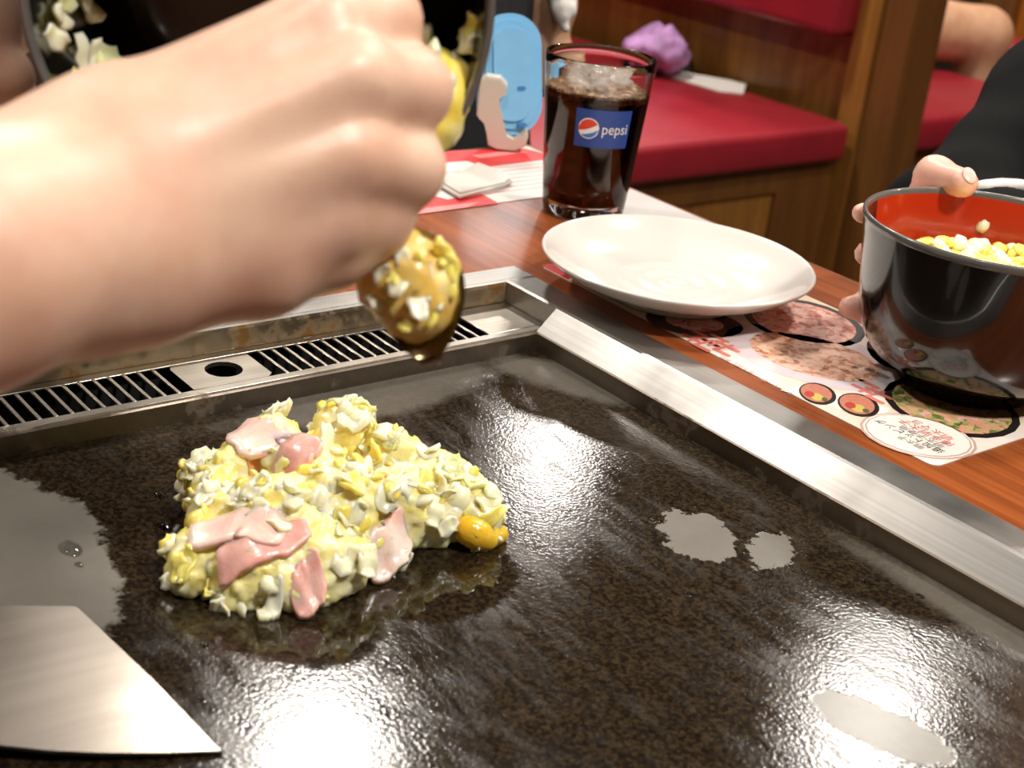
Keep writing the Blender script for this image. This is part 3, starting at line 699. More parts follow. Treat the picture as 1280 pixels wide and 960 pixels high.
for yy in (-.012, -.044): 
    prism('slot', rounded_rect(.004, yy - .0018, .012, yy + .0018, .0017, 4), .0100, .0130, 'label_bluelight', pb, Mx)
prof_s = [(-.030, .066), (-.020, .068), (-.012, .062), (-.009, .052), (-.004, .046), (-.0155, .0455), (.0030, .0100), (.0120, .0105), (.0170, .0200), (.0220, .0190), (.0215, .0060), (.0130, .0010), (-.006, .0006), (-.018, .004), (-.024, .026), (-.030, .030), (-.036, .028)]
prof_s = [(-.026, .060), (-.020, .0645), (-.008, .0640), (-.0015, .0580), (-.002, .050), (-.008, .0470), (-.0085, .044), (.0015, .0130), (.0090, .0100), (.0150, .0150), (.0190, .0195), (.0215, .0150), (.0195, .0060), (.0110, .0010), (-.0060, .0008), (-.0135, .0040), (-.0175, .0240), (-.0235, .0290), (-.026, .0300)]
Ms = Matrix(((1, 0, 0, 0), (0, 0, -1, .012), (0, 1, 0, 0), (0, 0, 0, 1)))
prism('support', prof_s, -.012, .010, 'cream_plastic', bs, Ms, .0012)

# ---------------------------------------------------------------- bowls
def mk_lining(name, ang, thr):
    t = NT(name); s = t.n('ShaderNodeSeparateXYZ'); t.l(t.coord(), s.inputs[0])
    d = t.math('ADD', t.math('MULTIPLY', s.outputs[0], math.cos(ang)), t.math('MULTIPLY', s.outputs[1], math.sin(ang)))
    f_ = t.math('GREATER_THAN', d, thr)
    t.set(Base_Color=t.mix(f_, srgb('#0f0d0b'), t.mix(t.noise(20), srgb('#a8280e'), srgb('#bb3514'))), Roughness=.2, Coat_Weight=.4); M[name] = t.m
OUT = [(0, .004), (.034, .004), (.036, .0), (.0405, .0), (.0412, .008), (.050, .0105), (.0615, .0185), (.0695, .0325), (.0735, .052), (.0770, .078), (.0798, .096)]
RIM = [(.0798, .0950), (.0803, .0968), (.0802, .0985), (.0794, .0996), (.0782, .0996), (.0772, .0984), (.0768, .0960)]
INN = [(.0768, .0962), (.0745, .078), (.0708, .052), (.0665, .036), (.058, .0235), (.042, .0155), (.020, .013), (0, .0125)]
def bowl(loc, quat, lining, label):
    e = empty('mixing_bowl', loc, label, 'bowl', 'lacquer batter bowls', quat)
    lathe('outer_shell', smooth_prof(OUT[4:], 4), 'black_lacquer', e, 96)
    lathe('foot', OUT[:5], 'black_lacquer', e, 64)
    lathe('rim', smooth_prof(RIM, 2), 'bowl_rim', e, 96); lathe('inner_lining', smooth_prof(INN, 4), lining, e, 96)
    return e
RBC = (.2540, .1600)
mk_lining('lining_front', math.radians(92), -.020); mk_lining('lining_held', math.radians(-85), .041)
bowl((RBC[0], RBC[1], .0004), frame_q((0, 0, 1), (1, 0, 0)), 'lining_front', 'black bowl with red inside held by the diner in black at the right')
# its contents
bt = empty('cabbage_batter', (RBC[0], RBC[1], .0129), 'yellow cabbage batter mounded inside the black bowl at the right', 'batter', 'portions of batter')
cones = [((0, 0, .024), .030, (0, 0, .0245), .030)]
for i in range(14):
    a = 2 * PI * i / 14; cones.append(((.046 * math.cos(a), .046 * math.sin(a), .036), .0205, (.018 * math.cos(a), .018 * math.sin(a), .034), .022))
organic('batter_body', cones, 'dressing', bt, .003, .004, lambda c: .002 * noise.noise(c * 120))
rg = random.Random(11)
for i in range(150):
    a = rg.uniform(0, 2 * PI); r_ = .066 * math.sqrt(rg.random()); z_ = .0565 + .004 * (1 - (r_ / .066) ** 2) + rg.uniform(-.002, .0035) - (.002 if r_ > .06 else 0)
    if r_ > .061: z_ -= .001
    place_piece(rg.choice(NUGGETS), (r_ * math.cos(a), r_ * math.sin(a), z_), (0, 0, 1), bt, rg.uniform(.7, 1.05), .5, rnd=rg)
place_piece(NUGGETS[1], (-.012, .0725, .072), (0, -1, .2), bt, .9, .2)
place_piece(NUGGETS[0], (-.048, .0565, .066), (.5, -.8, .2), bt, .7, .2)

LBC = Vector((0.2614,-0.3358,0.2372))
nb = ((cam.location - LBC).normalized() + Vector((0, 0, -.16)) + R_AX * -.05).normalized()
LQ = frame_q(nb, tuple(R_AX)); LB0 = LBC - nb * .098
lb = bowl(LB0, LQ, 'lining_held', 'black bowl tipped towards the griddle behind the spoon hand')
lbt = empty('cabbage_batter', LB0, 'yellow cabbage batter sliding out of the tipped black bowl', 'batter', 'portions of batter', LQ)
def inner_r(z_):
    for (r0, z0), (r1, z1) in zip(INN, INN[1:]):
        if z1 <= z_ <= z0: return r1 + (r0 - r1) * (z_ - z1) / max(z0 - z1, 1e-6)
    return .05
cones = []
for a, z_, ri in ((-24, .086, .007), (-31, .091, .009), (-38, .094, .010), (-46, .095, .010), (-52, .099, .008), (-36, .078, .011), (-50, .078, .012), (-45, .062, .013), (-60, .07, .014), (-62, .088, .010), (-75, .07, .014)):
    rr_ = inner_r(min(z_, .096)) - ri * .55 - .001; A = math.radians(a); cones.append(((rr_ * math.cos(A), rr_ * math.sin(A), z_), ri, (rr_ * .96 * math.cos(A), rr_ * .96 * math.sin(A), z_ - .004), ri))
organic('batter_body', cones, 'dressing', lbt, .0025, .004, lambda c: .002 * noise.noise(c * 160))
rg = random.Random(5)
for i in range(110):
    a = math.radians(rg.gauss(-39, 11)); z_ = rg.uniform(.072, .098); r_ = inner_r(min(z_, .096)) - rg.uniform(.005, .016)
    if math.degrees(a) > -16: continue
    place_piece(rg.choice(FLAKES + NUGGETS), (r_ * math.cos(a), r_ * math.sin(a), z_), (-math.cos(a), -math.sin(a), .8), lbt, rg.uniform(.7, 1.0), .8, rnd=rg)
for a, z_, s_ in ((-14, .085, .8), (-10, .083, .7), (176, .06, 1.1), (170, .058, 1.0), (181, .066, .9), (186, .074, .8), (190, .085, .8), (205, .088, .9), (203, .055, 1.0), (207, .05, 1.3), (212, .052, 1.3), (216, .058, 1.2), (188, .045, .9), (180, .043, .8), (165, .05, .8), (150, .03, .6), (199, .066, .9), (162, .064, 1.0)):
    A = math.radians(a); r_ = inner_r(z_) - .0015
    place_piece(rg.choice(FLAKES), (r_ * math.cos(A), r_ * math.sin(A), z_), (-math.cos(A), -math.sin(A), .5), lbt, s_, .35, rnd=rg)

# ---------------------------------------------------------------- batter mound on the griddle
om_lumps = [((0.1487,-0.2598,0.0034),0.016),((0.1583,-0.2245,0.0054),0.017),((0.1851,-0.2586,0.0034),0.02),((0.1861,-0.2138,0.0014),0.017),((0.2091,-0.2029,-0.0036),0.018),((0.2248,-0.1943,-0.0096),0.015),((0.2359,-0.1955,-0.0156),0.011),((0.1568,-0.2813,-0.0046),0.017),((0.1489,-0.2932,-0.0116),0.012),((0.1885,-0.306,-0.0086),0.018),((0.209,-0.289,0.0014),0.02),((0.2172,-0.2605,0.0024),0.022),((0.2185,-0.23,-0.0046),0.018),((0.2073,-0.3241,-0.0126),0.016),((0.2231,-0.3084,-0.0066),0.018),((0.2344,-0.2869,-0.0066),0.018),((0.2388,-0.2748,-0.0126),0.014),((0.2114,-0.3338,-0.0186),0.01),((0.2289,-0.319,-0.0166),0.013),((0.2406,-0.3,-0.0166),0.013),((0.2411,-0.2841,-0.0186),0.012),((0.2306,-0.2495,-0.0156),0.013),((0.2251,-0.2153,-0.0146),0.013),((0.1668,-0.2989,-0.0106),0.014)]
om = empty('okonomiyaki_batter', (.20, -.25, ZG), 'raw okonomiyaki of cabbage batter and pink bacon heaped on the griddle', 'okonomiyaki')
O0 = Vector((.20, -.25, ZG)); cones = []
for (x, y, z_), r_ in om_lumps:
    q = Vector((x, y, z_)) - O0; r2 = r_ * .86
    cones.append((q, r2, Vector((q.x, q.y, max(r2 * .75, .004))), r2))
def omd(c):
    return .0030 * noise.noise(c * 75) + .0022 * noise.noise(c * 170) + .0012 * noise.noise(c * 380)
ob = organic('batter_body', cones, 'batter', om, .0017, .0035, omd)
for v in ob.data.vertices:
    if v.co.z < .0004: v.co.z = .0004
bvh = BVHTree.FromPolygons([v.co for v in ob.data.vertices], [tuple(p_.vertices) for p_ in ob.data.polygons])
def slice_on(name, path, width, mat, seed, lift=.0030, th=.0026):
    """thin rasher draped along a path over the mound (local xy points)"""
    rnd = random.Random(seed); n, m = 16, 6; top, bot = [], []
    P = [Vector((a - O0.x, b - O0.y)) for a, b in path]
    seg = [(P[i + 1] - P[i]).length for i in range(len(P) - 1)]; tot = sum(seg)
    for i in range(n + 1):
        s = tot * i / n; k = 0
        while k < len(seg) - 1 and s > seg[k]: s -= seg[k]; k += 1
        c = P[k].lerp(P[k + 1], min(s / seg[k], 1)); d = (P[k + 1] - P[k]).normalized(); nrm = Vector((-d.y, d.x))
        w = width * (1 + .25 * noise.noise(Vector((i * .5, seed, 0)))) * (1 - (abs(i / n - .5) * 2) ** 4 * .5)
        hc = bvh.ray_cast(Vector((c.x, c.y, .2)), Vector((0, 0, -1))); cz = hc[0].z if hc[0] else 0
        for j in range(m + 1):
            q = c + nrm * w * (j / m - .5)
            hit = bvh.ray_cast(Vector((q.x, q.y, .2)), Vector((0, 0, -1)))
            z_ = max(hit[0].z if hit[0] else 0, cz - .009) + lift + .0016 * math.sin(i * 1.1 + j * .9 + seed)
            top.append(Vector((q.x, q.y, max(z_, .002))))
    # relax heights
    for _ in range(7):
        nz = [v.z for v in top]
        for i in range(n + 1):
            for j in range(m + 1):
                nb_ = [top[a * (m + 1) + b].z for a, b in ((i - 1, j), (i + 1, j), (i, j - 1), (i, j + 1)) if 0 <= a <= n and 0 <= b <= m]
                nz[i * (m + 1) + j] = max(top[i * (m + 1) + j].z - .001, sum(nb_) / len(nb_) * .6 + top[i * (m + 1) + j].z * .4)
        for v, z_ in zip(top, nz): v.z = z_
    bot = [v - Vector((0, 0, th)) for v in top]; N = len(top); id_ = lambda i, j: i * (m + 1) + j
    fs = []
    for i in range(n):
        for j in range(m):
            fs.append((id_(i, j), id_(i + 1, j), id_(i + 1, j + 1), id_(i, j + 1))); fs.append((N + id_(i, j), N + id_(i, j + 1), N + id_(i + 1, j + 1), N + id_(i + 1, j)))
    rim = [(i, 0) for i in range(n)] + [(n, j) for j in range(m)] + [(i, m) for i in range(n, 0, -1)] + [(0, j) for j in range(m, 0, -1)]
    for a, b in zip(rim, rim[1:] + rim[:1]): fs.append((id_(*a), N + id_(*a), N + id_(*b), id_(*b)))
    return objv(name, top + bot, fs, mat, om)
slice_on('bacon_slice', [(0.1439,-0.2764),(0.1675,-0.2684),(0.1653,-0.2437)], .028, 'bacon', 1)
slice_on('bacon_slice', [(0.1905,-0.2838),(0.1859,-0.2584)], .020, 'bacon_deep', 2)
slice_on('bacon_slice', [(0.2076,-0.3328),(0.2189,-0.3141),(0.2354,-0.3017)], .021, 'bacon', 3)
slice_on('bacon_slice', [(0.2293,-0.33),(0.2343,-0.3108),(0.2372,-0.2909)], .015, 'bacon_deep', 4)
slice_on('bacon_slice', [(0.2442,-0.2626),(0.241,-0.2481),(0.2335,-0.2365)], .013, 'bacon', 5)
slice_on('bacon_slice', [(0.2531,-0.3058),(0.2499,-0.2916)], .014, 'bacon_deep', 6)
slice_on('crab_strip', [(0.164,-0.2791),(0.1823,-0.2847)], .006, 'crab_orange', 7)
slice_on('cabbage_stalk', [(0.246,-0.3195),(0.2478,-0.309)], .006, 'cabbage_cream', 8, .003, .004)
slice_on('egg_white', [(0.2027,-0.2103),(0.2029,-0.1815),(0.2177,-0.1778)], .020, 'cabbage_cream', 9, .0012)
organic('egg_drip', [(Vector(a) - O0, r_, Vector(a) - O0 + Vector((.002, .002, -.001)), r_) for a, r_ in [((0.2403,-0.1974,-0.0186),0.006),((0.238,-0.1878,-0.0206),0.0045),((0.2394,-0.2043,-0.0146),0.007)]], 'egg_yolk', om, .0015, .003)
rg = random.Random(21)
vsel = [v for v in ob.data.vertices if v.co.z > .002 and v.normal.z > -.25]
tops = []
for so in om.children:
    if so.name.split('.')[0] in ('bacon_slice', 'crab_strip', 'egg_white'): tops += [v.co.copy() for v in so.data.vertices]
from mathutils.kdtree import KDTree
kd = KDTree(len(tops))
for i, c in enumerate(tops): kd.insert(c, i)
kd.balance()
cnt = 0
while cnt < 235:
    v = rg.choice(vsel); me = rg.choice(FLAKES + FLAKES + NUGGETS[:3])
    if kd.find(v.co)[2] < .0055 and rg.random() < .93: continue
    cnt += 1
    place_piece(me, v.co + v.normal * rg.uniform(-.0016, .0004), v.normal, om, rg.uniform(.65, 1.15), .36, rnd=rg)
# splashes of oil and batter on the plate
for (x, y, s_), lab in zip([(0.1273,-0.3095,0.0028),(0.1563,-0.3201,0.0034),(0.1557,-0.3653,0.006),(0.1702,-0.3675,0.0022),(0.3235,-0.1379,0.0018),(0.3576,-0.0494,0.0026),(0.2523,-0.3476,0.002),(0.3786,-0.0361,0.0022)],
        ('small oil drop left of the batter heap, upper of two', 'small oil drop left of the batter heap, lower of two', 'largest oil drop, on the grey patch above the spatula', 'tiny oil drop touching the grey patch, beside the largest drop',
         'tiny oil drop below the two pale griddle patches', 'oval oil drop right of the pale griddle patches', 'tiny oil drop below the front of the batter heap', 'small oil drop farthest right, near the steel rim')):
    d = lathe('oil_drop', smooth_prof([(s_, 0), (s_ * .85, s_ * .14), (s_ * .45, s_ * .24), (0, s_ * .27)], 2), 'clear_glass', None, 20, (x, y, ZG + .0001)); d.scale = (1.3, .8, 1)
    tag(d, lab, 'oil drop', 'oil drops on the griddle')

# ---------------------------------------------------------------- spatula
sp = empty('griddle_spatula', (0.2814,-0.4061,-0.014), 'wide steel griddle spatula blade at the lower left of the griddle', 'spatula')
S0 = Vector(sp.location)
pts = [(0.3191,-0.3736,-0.0228),(0.2701,-0.378,-0.0202),(0.2116,-0.385,-0.0171),(0.2002,-0.4127,-0.015),(0.1933,-0.4296,-0.0137),(0.2014,-0.4713,-0.0117),(0.2617,-0.4876,-0.0136),(0.2751,-0.4567,-0.016),(0.2831,-0.4426,-0.0172),(0.2928,-0.4289,-0.0184),(0.3022,-0.412,-0.0198),(0.3105,-0.3943,-0.0212)]
bm = bmesh.new()
tp = [bm.verts.new(Vector(q) - S0) for q in pts]; bt_ = [bm.verts.new(Vector(q) - S0 - Vector((0, 0, .0016))) for q in pts]
bm.faces.new(tp); bm.faces.new(bt_[::-1])
for i in range(len(pts)): bm.faces.new((tp[i], bt_[i], bt_[(i + 1) % len(pts)], tp[(i + 1) % len(pts)]))
bmesh.ops.bevel(bm, geom=[e for e in bm.edges if e.verts[0] in tp and e.verts[1] in tp], offset=.0004, segments=1, affect='EDGES')
obj('blade', bm, 'steel_spatula', sp)
h0 = (Vector(pts[5]) + Vector(pts[6])) / 2 - S0; hd = (h0 - (Vector(pts[0]) - S0)).normalized()
tube('handle', [h0 - hd * .02 + Vector((0, 0, .001)), h0 + hd * .03 + Vector((0, 0, .012)), h0 + hd * .07 + Vector((0, 0, .03)), h0 + hd * .14 + Vector((0, 0, .036))], [.004, .005, .009, .010], 'black_plastic', sp)

# ---------------------------------------------------------------- spoon with batter
spn = empty('serving_spoon', (0.3396,-0.3248,0.1861), 'metal spoon dipping batter, gripped in the foreground fist', 'spoon')
a0 = Vector((0.3339,-0.3243,0.1969)); a1 = Vector((0.3443,-0.325,0.1774)); sa = (a1 - a0).normalized()
face = (-F_AX + Vector((0, 0, .25))); face = (face - sa * face.dot(sa)).normalized(); side = sa.cross(face)
verts, fs = [], []; nu, nv = 14, 10; Lh, Wh, Dh = .044, .0155, .0085
c0 = Vector((0.3423,-0.3252,0.1808)) - Vector(spn.location)
for lay in (0, 1):
    for i in range(nu + 1):
        s = i / nu; w = Wh * math.sin(PI * min(s ** .8, .985)) ** .62 if 0 < s < 1 else .003
        for j in range(nv + 1):
            q = j / nv * 2 - 1
            dep = Dh * math.sin(PI * s) * (1 - q * q)
            verts.append(c0 + sa * (s * Lh) + side * (q * w) - face * (dep + lay * .0011))
n = (nu + 1) * (nv + 1)
for lay in (0, 1):
    for i in range(nu):
        for j in range(nv):
            b = lay * n + i * (nv + 1) + j; fs.append((b, b + 1, b + nv + 2, b + nv + 1) if lay == 0 else (b, b + nv + 1, b + nv + 2, b + 1))
for i in range(nu):
    for j in (0, nv):
        b = i * (nv + 1) + j; fs.append((b, b + nv + 1, n + b + nv + 1, n + b))
for j in range(nv):
    for i in (0, nu):
        b = i * (nv + 1) + j; fs.append((b, b + 1, n + b + 1, n + b))
objv('spoon_head', verts, fs, 'steel_spoon', spn)
HP = [Vector(q) - Vector(spn.location) for q in [(0.3413,-0.3244,0.1799),(0.3378,-0.3243,0.1874),(0.3319,-0.3243,0.2004),(0.3242,-0.3242,0.2167),(0.3161,-0.3246,0.2354),(0.3068,-0.325,0.2562),(0.2992,-0.325,0.2722)]]
hv, hf = [], []
for i, q in enumerate(HP):
    w = .0030 + .0012 * i / 6
    hv += [q + side * w + face * .001, q - side * w + face * .001, q - side * w - face * .001, q + side * w - face * .001]
for i in range(len(HP) - 1):
    for j in range(4): hf.append((4 * i + j, 4 * i + (j + 1) % 4, 4 * i + 4 + (j + 1) % 4, 4 * i + 4 + j))
hf += [(3, 2, 1, 0), tuple(range(4 * len(HP) - 4, 4 * len(HP)))]
objv('spoon_handle', hv, hf, 'steel_spoon', spn, False)
sb = empty('spoon_batter', tuple(spn.location), 'clump of golden cabbage batter clinging to the spoon', 'batter', 'portions of batter')
BL = [((0.3494,-0.3275,0.1672),0.0095),((0.3468,-0.331,0.1668),0.009),((0.3432,-0.3318,0.1719),0.006),((0.354,-0.3245,0.161),0.0085),((0.3525,-0.3287,0.1575),0.0085),((0.3527,-0.3226,0.1663),0.007),((0.3454,-0.335,0.1633),0.0055),((0.3439,-0.3264,0.1761),0.0045)]
organic('batter_body', [(Vector(q) - Vector(spn.location), r_, Vector(q) - Vector(spn.location) + Vector((0, 0, -.002)), r_ * .95) for q, r_ in BL], 'batter_dark', sb, .002, .003, lambda c: .0016 * noise.noise(c * 210))
rg = random.Random(9)
for q, s_ in [((0.3586,-0.3208,0.1735),0.9),((0.3603,-0.3198,0.1696),0.9),((0.3558,-0.321,0.1758),0.7),((0.3471,-0.3386,0.1725),0.9),((0.3463,-0.3354,0.1761),0.8),((0.3534,-0.3373,0.1733),0.8),((0.3502,-0.3404,0.162),0.8),((0.3442,-0.327,0.1872),0.6),((0.3578,-0.3369,0.1687),0.8),((0.3614,-0.3328,0.1633),0.8),((0.3605,-0.3282,0.1692),0.7),((0.3515,-0.3393,0.1687),0.8),((0.3547,-0.3338,0.1739),0.7),((0.3582,-0.3308,0.172),0.7),((0.3555,-0.338,0.1635),0.8),((0.3597,-0.3349,0.1584),0.7),((0.3624,-0.3287,0.1603),0.7),((0.3611,-0.3252,0.1653),0.7),((0.3494,-0.3324,0.1751),0.6)]:
    o = bpy.data.objects.new('cabbage_piece', rg.choice(FLAKES[:9]))
    o.matrix_basis = Matrix.LocRotScale(Vector(q) - Vector(spn.location), frame_q(-F_AX + Vector((rg.uniform(-.5, .5), rg.uniform(-.5, .5), rg.uniform(-.5, .5))), sa + Vector((rg.uniform(-.3, .3), rg.uniform(-.3, .3), 0))), Vector((s_ * 1.05, s_ * .75, s_ * .8))); link(o, sb)

# ---------------------------------------------------------------- people
def person(name, cones, skin, label, voxel, k):
    b = organic(name, cones, skin, None, voxel, k); return tag(b, label, 'person')

# --- the cook in front: spoon hand, bowl hand, arms, torso behind the table edge
F = {'wr':(0.3427,-0.4347,0.1932),'wr_t':(0.3368,-0.4298,0.2035),'wr_b':(0.345,-0.4324,0.1852),'f0':(0.3545,-0.4718,0.1926),'f1':(0.3603,-0.5109,0.1846),'m1a':(0.3332,-0.4177,0.2101),'m1':(0.3385,-0.3571,0.2455),'p1':(0.3314,-0.3322,0.2448),'d1':(0.3068,-0.3183,0.2384),'t1':(0.292,-0.3226,0.233),'m2a':(0.3386,-0.4202,0.2019),'m2':(0.3512,-0.3546,0.2319),'p2':(0.3447,-0.3289,0.2263),'d2':(0.3191,-0.3153,0.2163),'t2':(0.3038,-0.3206,0.2102),'m3a':(0.3427,-0.4221,0.1918),'m3':(0.3571,-0.3582,0.2111),'p3':(0.351,-0.3333,0.2037),'d3':(0.3263,-0.3213,0.1946),'t3':(0.3115,-0.3255,0.1894),'m4a':(0.3438,-0.4226,0.184),'m4':(0.3548,-0.3639,0.194),'p4':(0.3487,-0.3414,0.188),'d4':(0.329,-0.329,0.1834),'t4':(0.3148,-0.3316,0.1794),'tc':(0.3441,-0.4132,0.1825),'tm':(0.3485,-0.3825,0.1801),'ti':(0.3455,-0.3561,0.1794),'tt':(0.342,-0.3361,0.1828)}
FC = []
FC += chain([F['f1'], F['f0'], F['wr']], [.0360, .0335, .0300])
FC += chain([F['f0'], F['wr_t'], F['m1a']], [.028, .0255, .0240]); FC += chain([F['f0'], F['wr_b'], F['m4a']], [.029, .0260, .0240])
FC += [(F['wr'], .029, F['m2a'], .026), (F['wr'], .029, F['m3a'], .026)]
for i, (ra_, rm_, rp_, rd_, rt_) in enumerate(((.0215, .0118, .0108, .0090, .0080), (.0230, .0122, .0114, .0098, .0085), (.0225, .0120, .0110, .0098, .0085), (.0220, .0125, .0100, .0092, .0082)), 1):
    FC += chain([F['m%da' % i], F['m%d' % i], F['p%d' % i], F['d%d' % i], F['t%d' % i]], [ra_, rm_, rp_, rd_, rt_])
FC += chain([F['tc'], F['tm'], F['ti'], F['tt']], [.0230, .0165, .0125, .0095])
# fleshy fill of the hand between the metacarpals
for a, b in ((1, 2), (2, 3), (3, 4)):
    pa = (Vector(F['m%da' % a]) + Vector(F['m%da' % b])) / 2; pb_ = (Vector(F['m%d' % a]) + Vector(F['m%d' % b])) / 2
    FC.append((pa, 0.0225, pa.lerp(pb_, .80) + F_AX * .006, .0098))
FC.append((F['tm'], .016, (Vector(F['m4']) + Vector(F['tm'])) / 2, .014)); FC.append((F['tc'], .022, Vector(F['m4a']).lerp(Vector(F['m4']), .5), .018))
# extensor tendons standing out on the back of the hand
for i in (2, 3):
    A = Vector(F['m%da' % i]); B = Vector(F['m%d' % i]); off = -F_AX
    FC.append((A.lerp(B, .35) + off * .0150, .0030, B + off * .0098, .0042))
# bowl hand (behind the tipped bowl, thumb along its side)
H = {'pc':(0.1531,-0.4069,0.222),'pw':(0.1199,-0.4327,0.2044),'f1':(0.0866,-0.4672,0.1741),'tb':(0.1856,-0.4195,0.2087),'tm':(0.1855,-0.4114,0.2033),'tt':(0.1964,-0.401,0.1996),'i0':(0.1529,-0.3974,0.2363),'i1':(0.1453,-0.3798,0.2381),'i2':(0.1152,-0.3593,0.2337),'i3':(0.088,-0.3458,0.2264),'j0':(0.1461,-0.3972,0.2236),'j1':(0.1373,-0.376,0.2204),'j2':(0.1027,-0.3535,0.2141),'j3':(0.0864,-0.3421,0.2094),'k0':(0.1445,-0.3987,0.2115),'k1':(0.1321,-0.3763,0.204),'k2':(0.099,-0.3526,0.1968),'k3':(0.0817,-0.3407,0.1948),'q0':(0.1824,-0.4086,0.2231),'q1':(0.1884,-0.4031,0.2155)}
FC += chain([H['f1'], H['pw'], H['pc']], [.032, .029, .030]); FC += chain([H['pw'], H['tb'], H['tm'], H['tt']], [.026, .020, .0155, .0105])
FC += chain([H['pc'], H['i0'], H['i1'], H['i2'], H['i3']], [.022, .016, .0105, .0095, .008]); FC += chain([H['pc'], H['j0'], H['j1'], H['j2'], H['j3']], [.022, .016, .0105, .0095, .008])
FC += chain([H['pc'], H['k0'], H['k1'], H['k2'], H['k3']], [.022, .016, .010, .009, .0075])
FC += [(H['pc'], .028, H['q0'], .018), (H['q0'], .018, H['q1'], .0100)]
# arms, torso, head of the same person (outside the picture to the left)
eR, sR = (.352, -.655, .150), (.300, -.900, .330); eL, sL = (-.040, -.680, .110), (-.070, -.920, .330)
FC += [(F['f1'], .036, eR, .042), (eR, .042, sR, .052), (H['f1'], .032, eL, .042), (eL, .042, sL, .052)]
nk = (.115, -.935, .42); ch = (.115, -.945, .20); hp = (.115, -.99, -.20)
FC += [(sR, .055, (.115, -.935, .30), .085), (sL, .055, (.115, -.935, .30), .085), ((.115, -.935, .30), .085, nk, .052), (nk, .052, (.115, -.915, .50), .060), ((.03, -.945, .2), .10, (.04, -.98, -.2), .10), ((.20, -.945, .2), .10, (.19, -.98, -.2), .10)]
FC += [((.115, -.905, .545), .078, (.115, -.915, .60), .088), ((.115, -.835, .530), .012, (.115, -.822, .520), .010), ((.030, -.905, .545), .012, (.028, -.905, .525), .010), ((.200, -.905, .545), .012, (.202, -.905, .525), .010)]
FC += [((.04, -.99, -.2), .095, (.03, -.72, -.24), .07), ((.03, -.72, -.24), .07, (.03, -.70, -.66), .045), ((.19, -.99, -.2), .095, (.20, -.72, -.24), .07), ((.20, -.72, -.24), .07, (.20, -.70, -.66), .045)]
cook = person('person', FC, 'skin', 'person in the foreground whose fist works a spoon and tips a bowl', .0031, .0024)
def grow(cs, d): return [(a, ra_ + d, b, rb_ + d) for a, ra_, b, rb_ in cs]
SH = grow([(eR, .044, sR, .056), (eL, .044, sL, .056), (sR, .058, (.115, -.935, .30), .085), (sL, .058, (.115, -.935, .30), .085), ((.03, -.945, .2), .105, (.04, -.98, -.2), .105), ((.20, -.945, .2), .105, (.19, -.98, -.2), .105), ((.115, -.935, .30), .088, (.115, -.96, .1), .12)], .008)
organic('shirt', SH, 'black_cloth', cook, .010, .010)
organic('trousers', grow([((.04, -.99, -.2), .095, (.03, -.72, -.24), .07), ((.03, -.72, -.24), .07, (.03, -.70, -.64), .045), ((.19, -.99, -.2), .095, (.20, -.72, -.24), .07), ((.20, -.72, -.24), .07, (.20, -.70, -.64), .045)], .010), 'dark_cloth', cook, .012, .01)
organic('hair', [((.115, -.935, .60), .085, (.115, -.93, .63), .086), ((.115, -.965, .56), .07, (.115, -.97, .52), .05)], 'hair', cook, .008, .01)

# --- diner in black at the right
D = {'tb':(0.1579,0.2244,0.0836),'t1':(0.164,0.2145,0.1009),'t2':(0.1953,0.2008,0.1057),'pa':(0.1569,0.2335,0.0662),'pb':(0.1648,0.2196,0.0393),'pc':(0.178,0.2239,0.0148),'wr':(0.1525,0.296,0.0362),'fo':(0.1279,0.3567,0.0189),'el':(0.0731,0.3888,0.0125),'sh':(0.042,0.5622,0.0989),'a1':(0.1527,0.1863,0.0739),'a2':(0.1713,0.1368,0.0858),'b1':(0.17,0.173,0.0536),'b2':(0.1863,0.1289,0.065),'c1':(0.1897,0.1689,0.0205),'c2':(0.1948,0.1314,0.0312),'c3':(0.1909,0.1163,0.0332),'d1':(0.1804,0.1787,0.0389),'d2':(0.1915,0.1382,0.0471)}
DC = chain([D['tb'], D['t1'], D['t2']], [.0105, .0103, .0092])
DC += [(D['pa'], .0155, D['tb'], .0105), (D['pa'], .017, D['pb'], .017), (D['pb'], .017, D['pc'], .016), (D['pa'], .017, D['wr'], .020), (D['pc'], .016, D['wr'], .020), (D['wr'], .020, D['fo'], .024), (D['fo'], .025, D['el'], .030), (D['el'], .032, D['sh'], .040)]
DC += chain([D['pa'], D['a1'], D['a2']], [.013, .0075, .0060]); DC += chain([D['pb'], D['b1'], D['b2']], [.013, .0085, .0070]); DC += chain([D['pb'], D['d1'], D['d2']], [.013, .0082, .0068]); DC += chain([D['pc'], D['c1'], D['c2'], D['c3']], [.012, .0080, .0072, .0060])
sh = Vector(D['sh']); cx3 = sh + Vector((.15, .06, -.02)); shl = sh + Vector((.30, .06, -.01)); ell = shl + Vector((.06, -.14, -.24)); hnl = Vector((.392, .285, .058))
neck = cx3 + Vector((0, 0, .10)); head = neck + Vector((-.01, -.03, .17)); hip = cx3 + Vector((0, .09, -.29))
DC += [(sh, .045, cx3, .075), (shl, .045, cx3, .075), (cx3, .075, neck, .045), (neck, .045, head, .055), (cx3, .10, hip, .11), (cx3 + Vector((.05, 0, -.05)), .09, hip + Vector((.06, 0, 0)), .10), (cx3 + Vector((-.05, 0, -.05)), .09, hip + Vector((-.06, 0, 0)), .10), (shl, .042, ell, .034), (ell, .034, hnl, .024), (hnl, .022, hnl + Vector((-.01, -.015, 0)), .019)]
palm = hnl + Vector((-.028, -.040, .002))
DC.append((hnl, .020, palm, .017))
for q in range(4):
    zf = .034 - .017 * q
    k1 = palm + Vector((.004, -.020, zf)); k2 = palm + Vector((-.012, -.060, zf)); k3 = palm + Vector((-.036, -.084, zf))
    DC += chain([palm + Vector((0, 0, zf * .5)), k1, k2, k3], [.013, .0085, .0078, .0065])
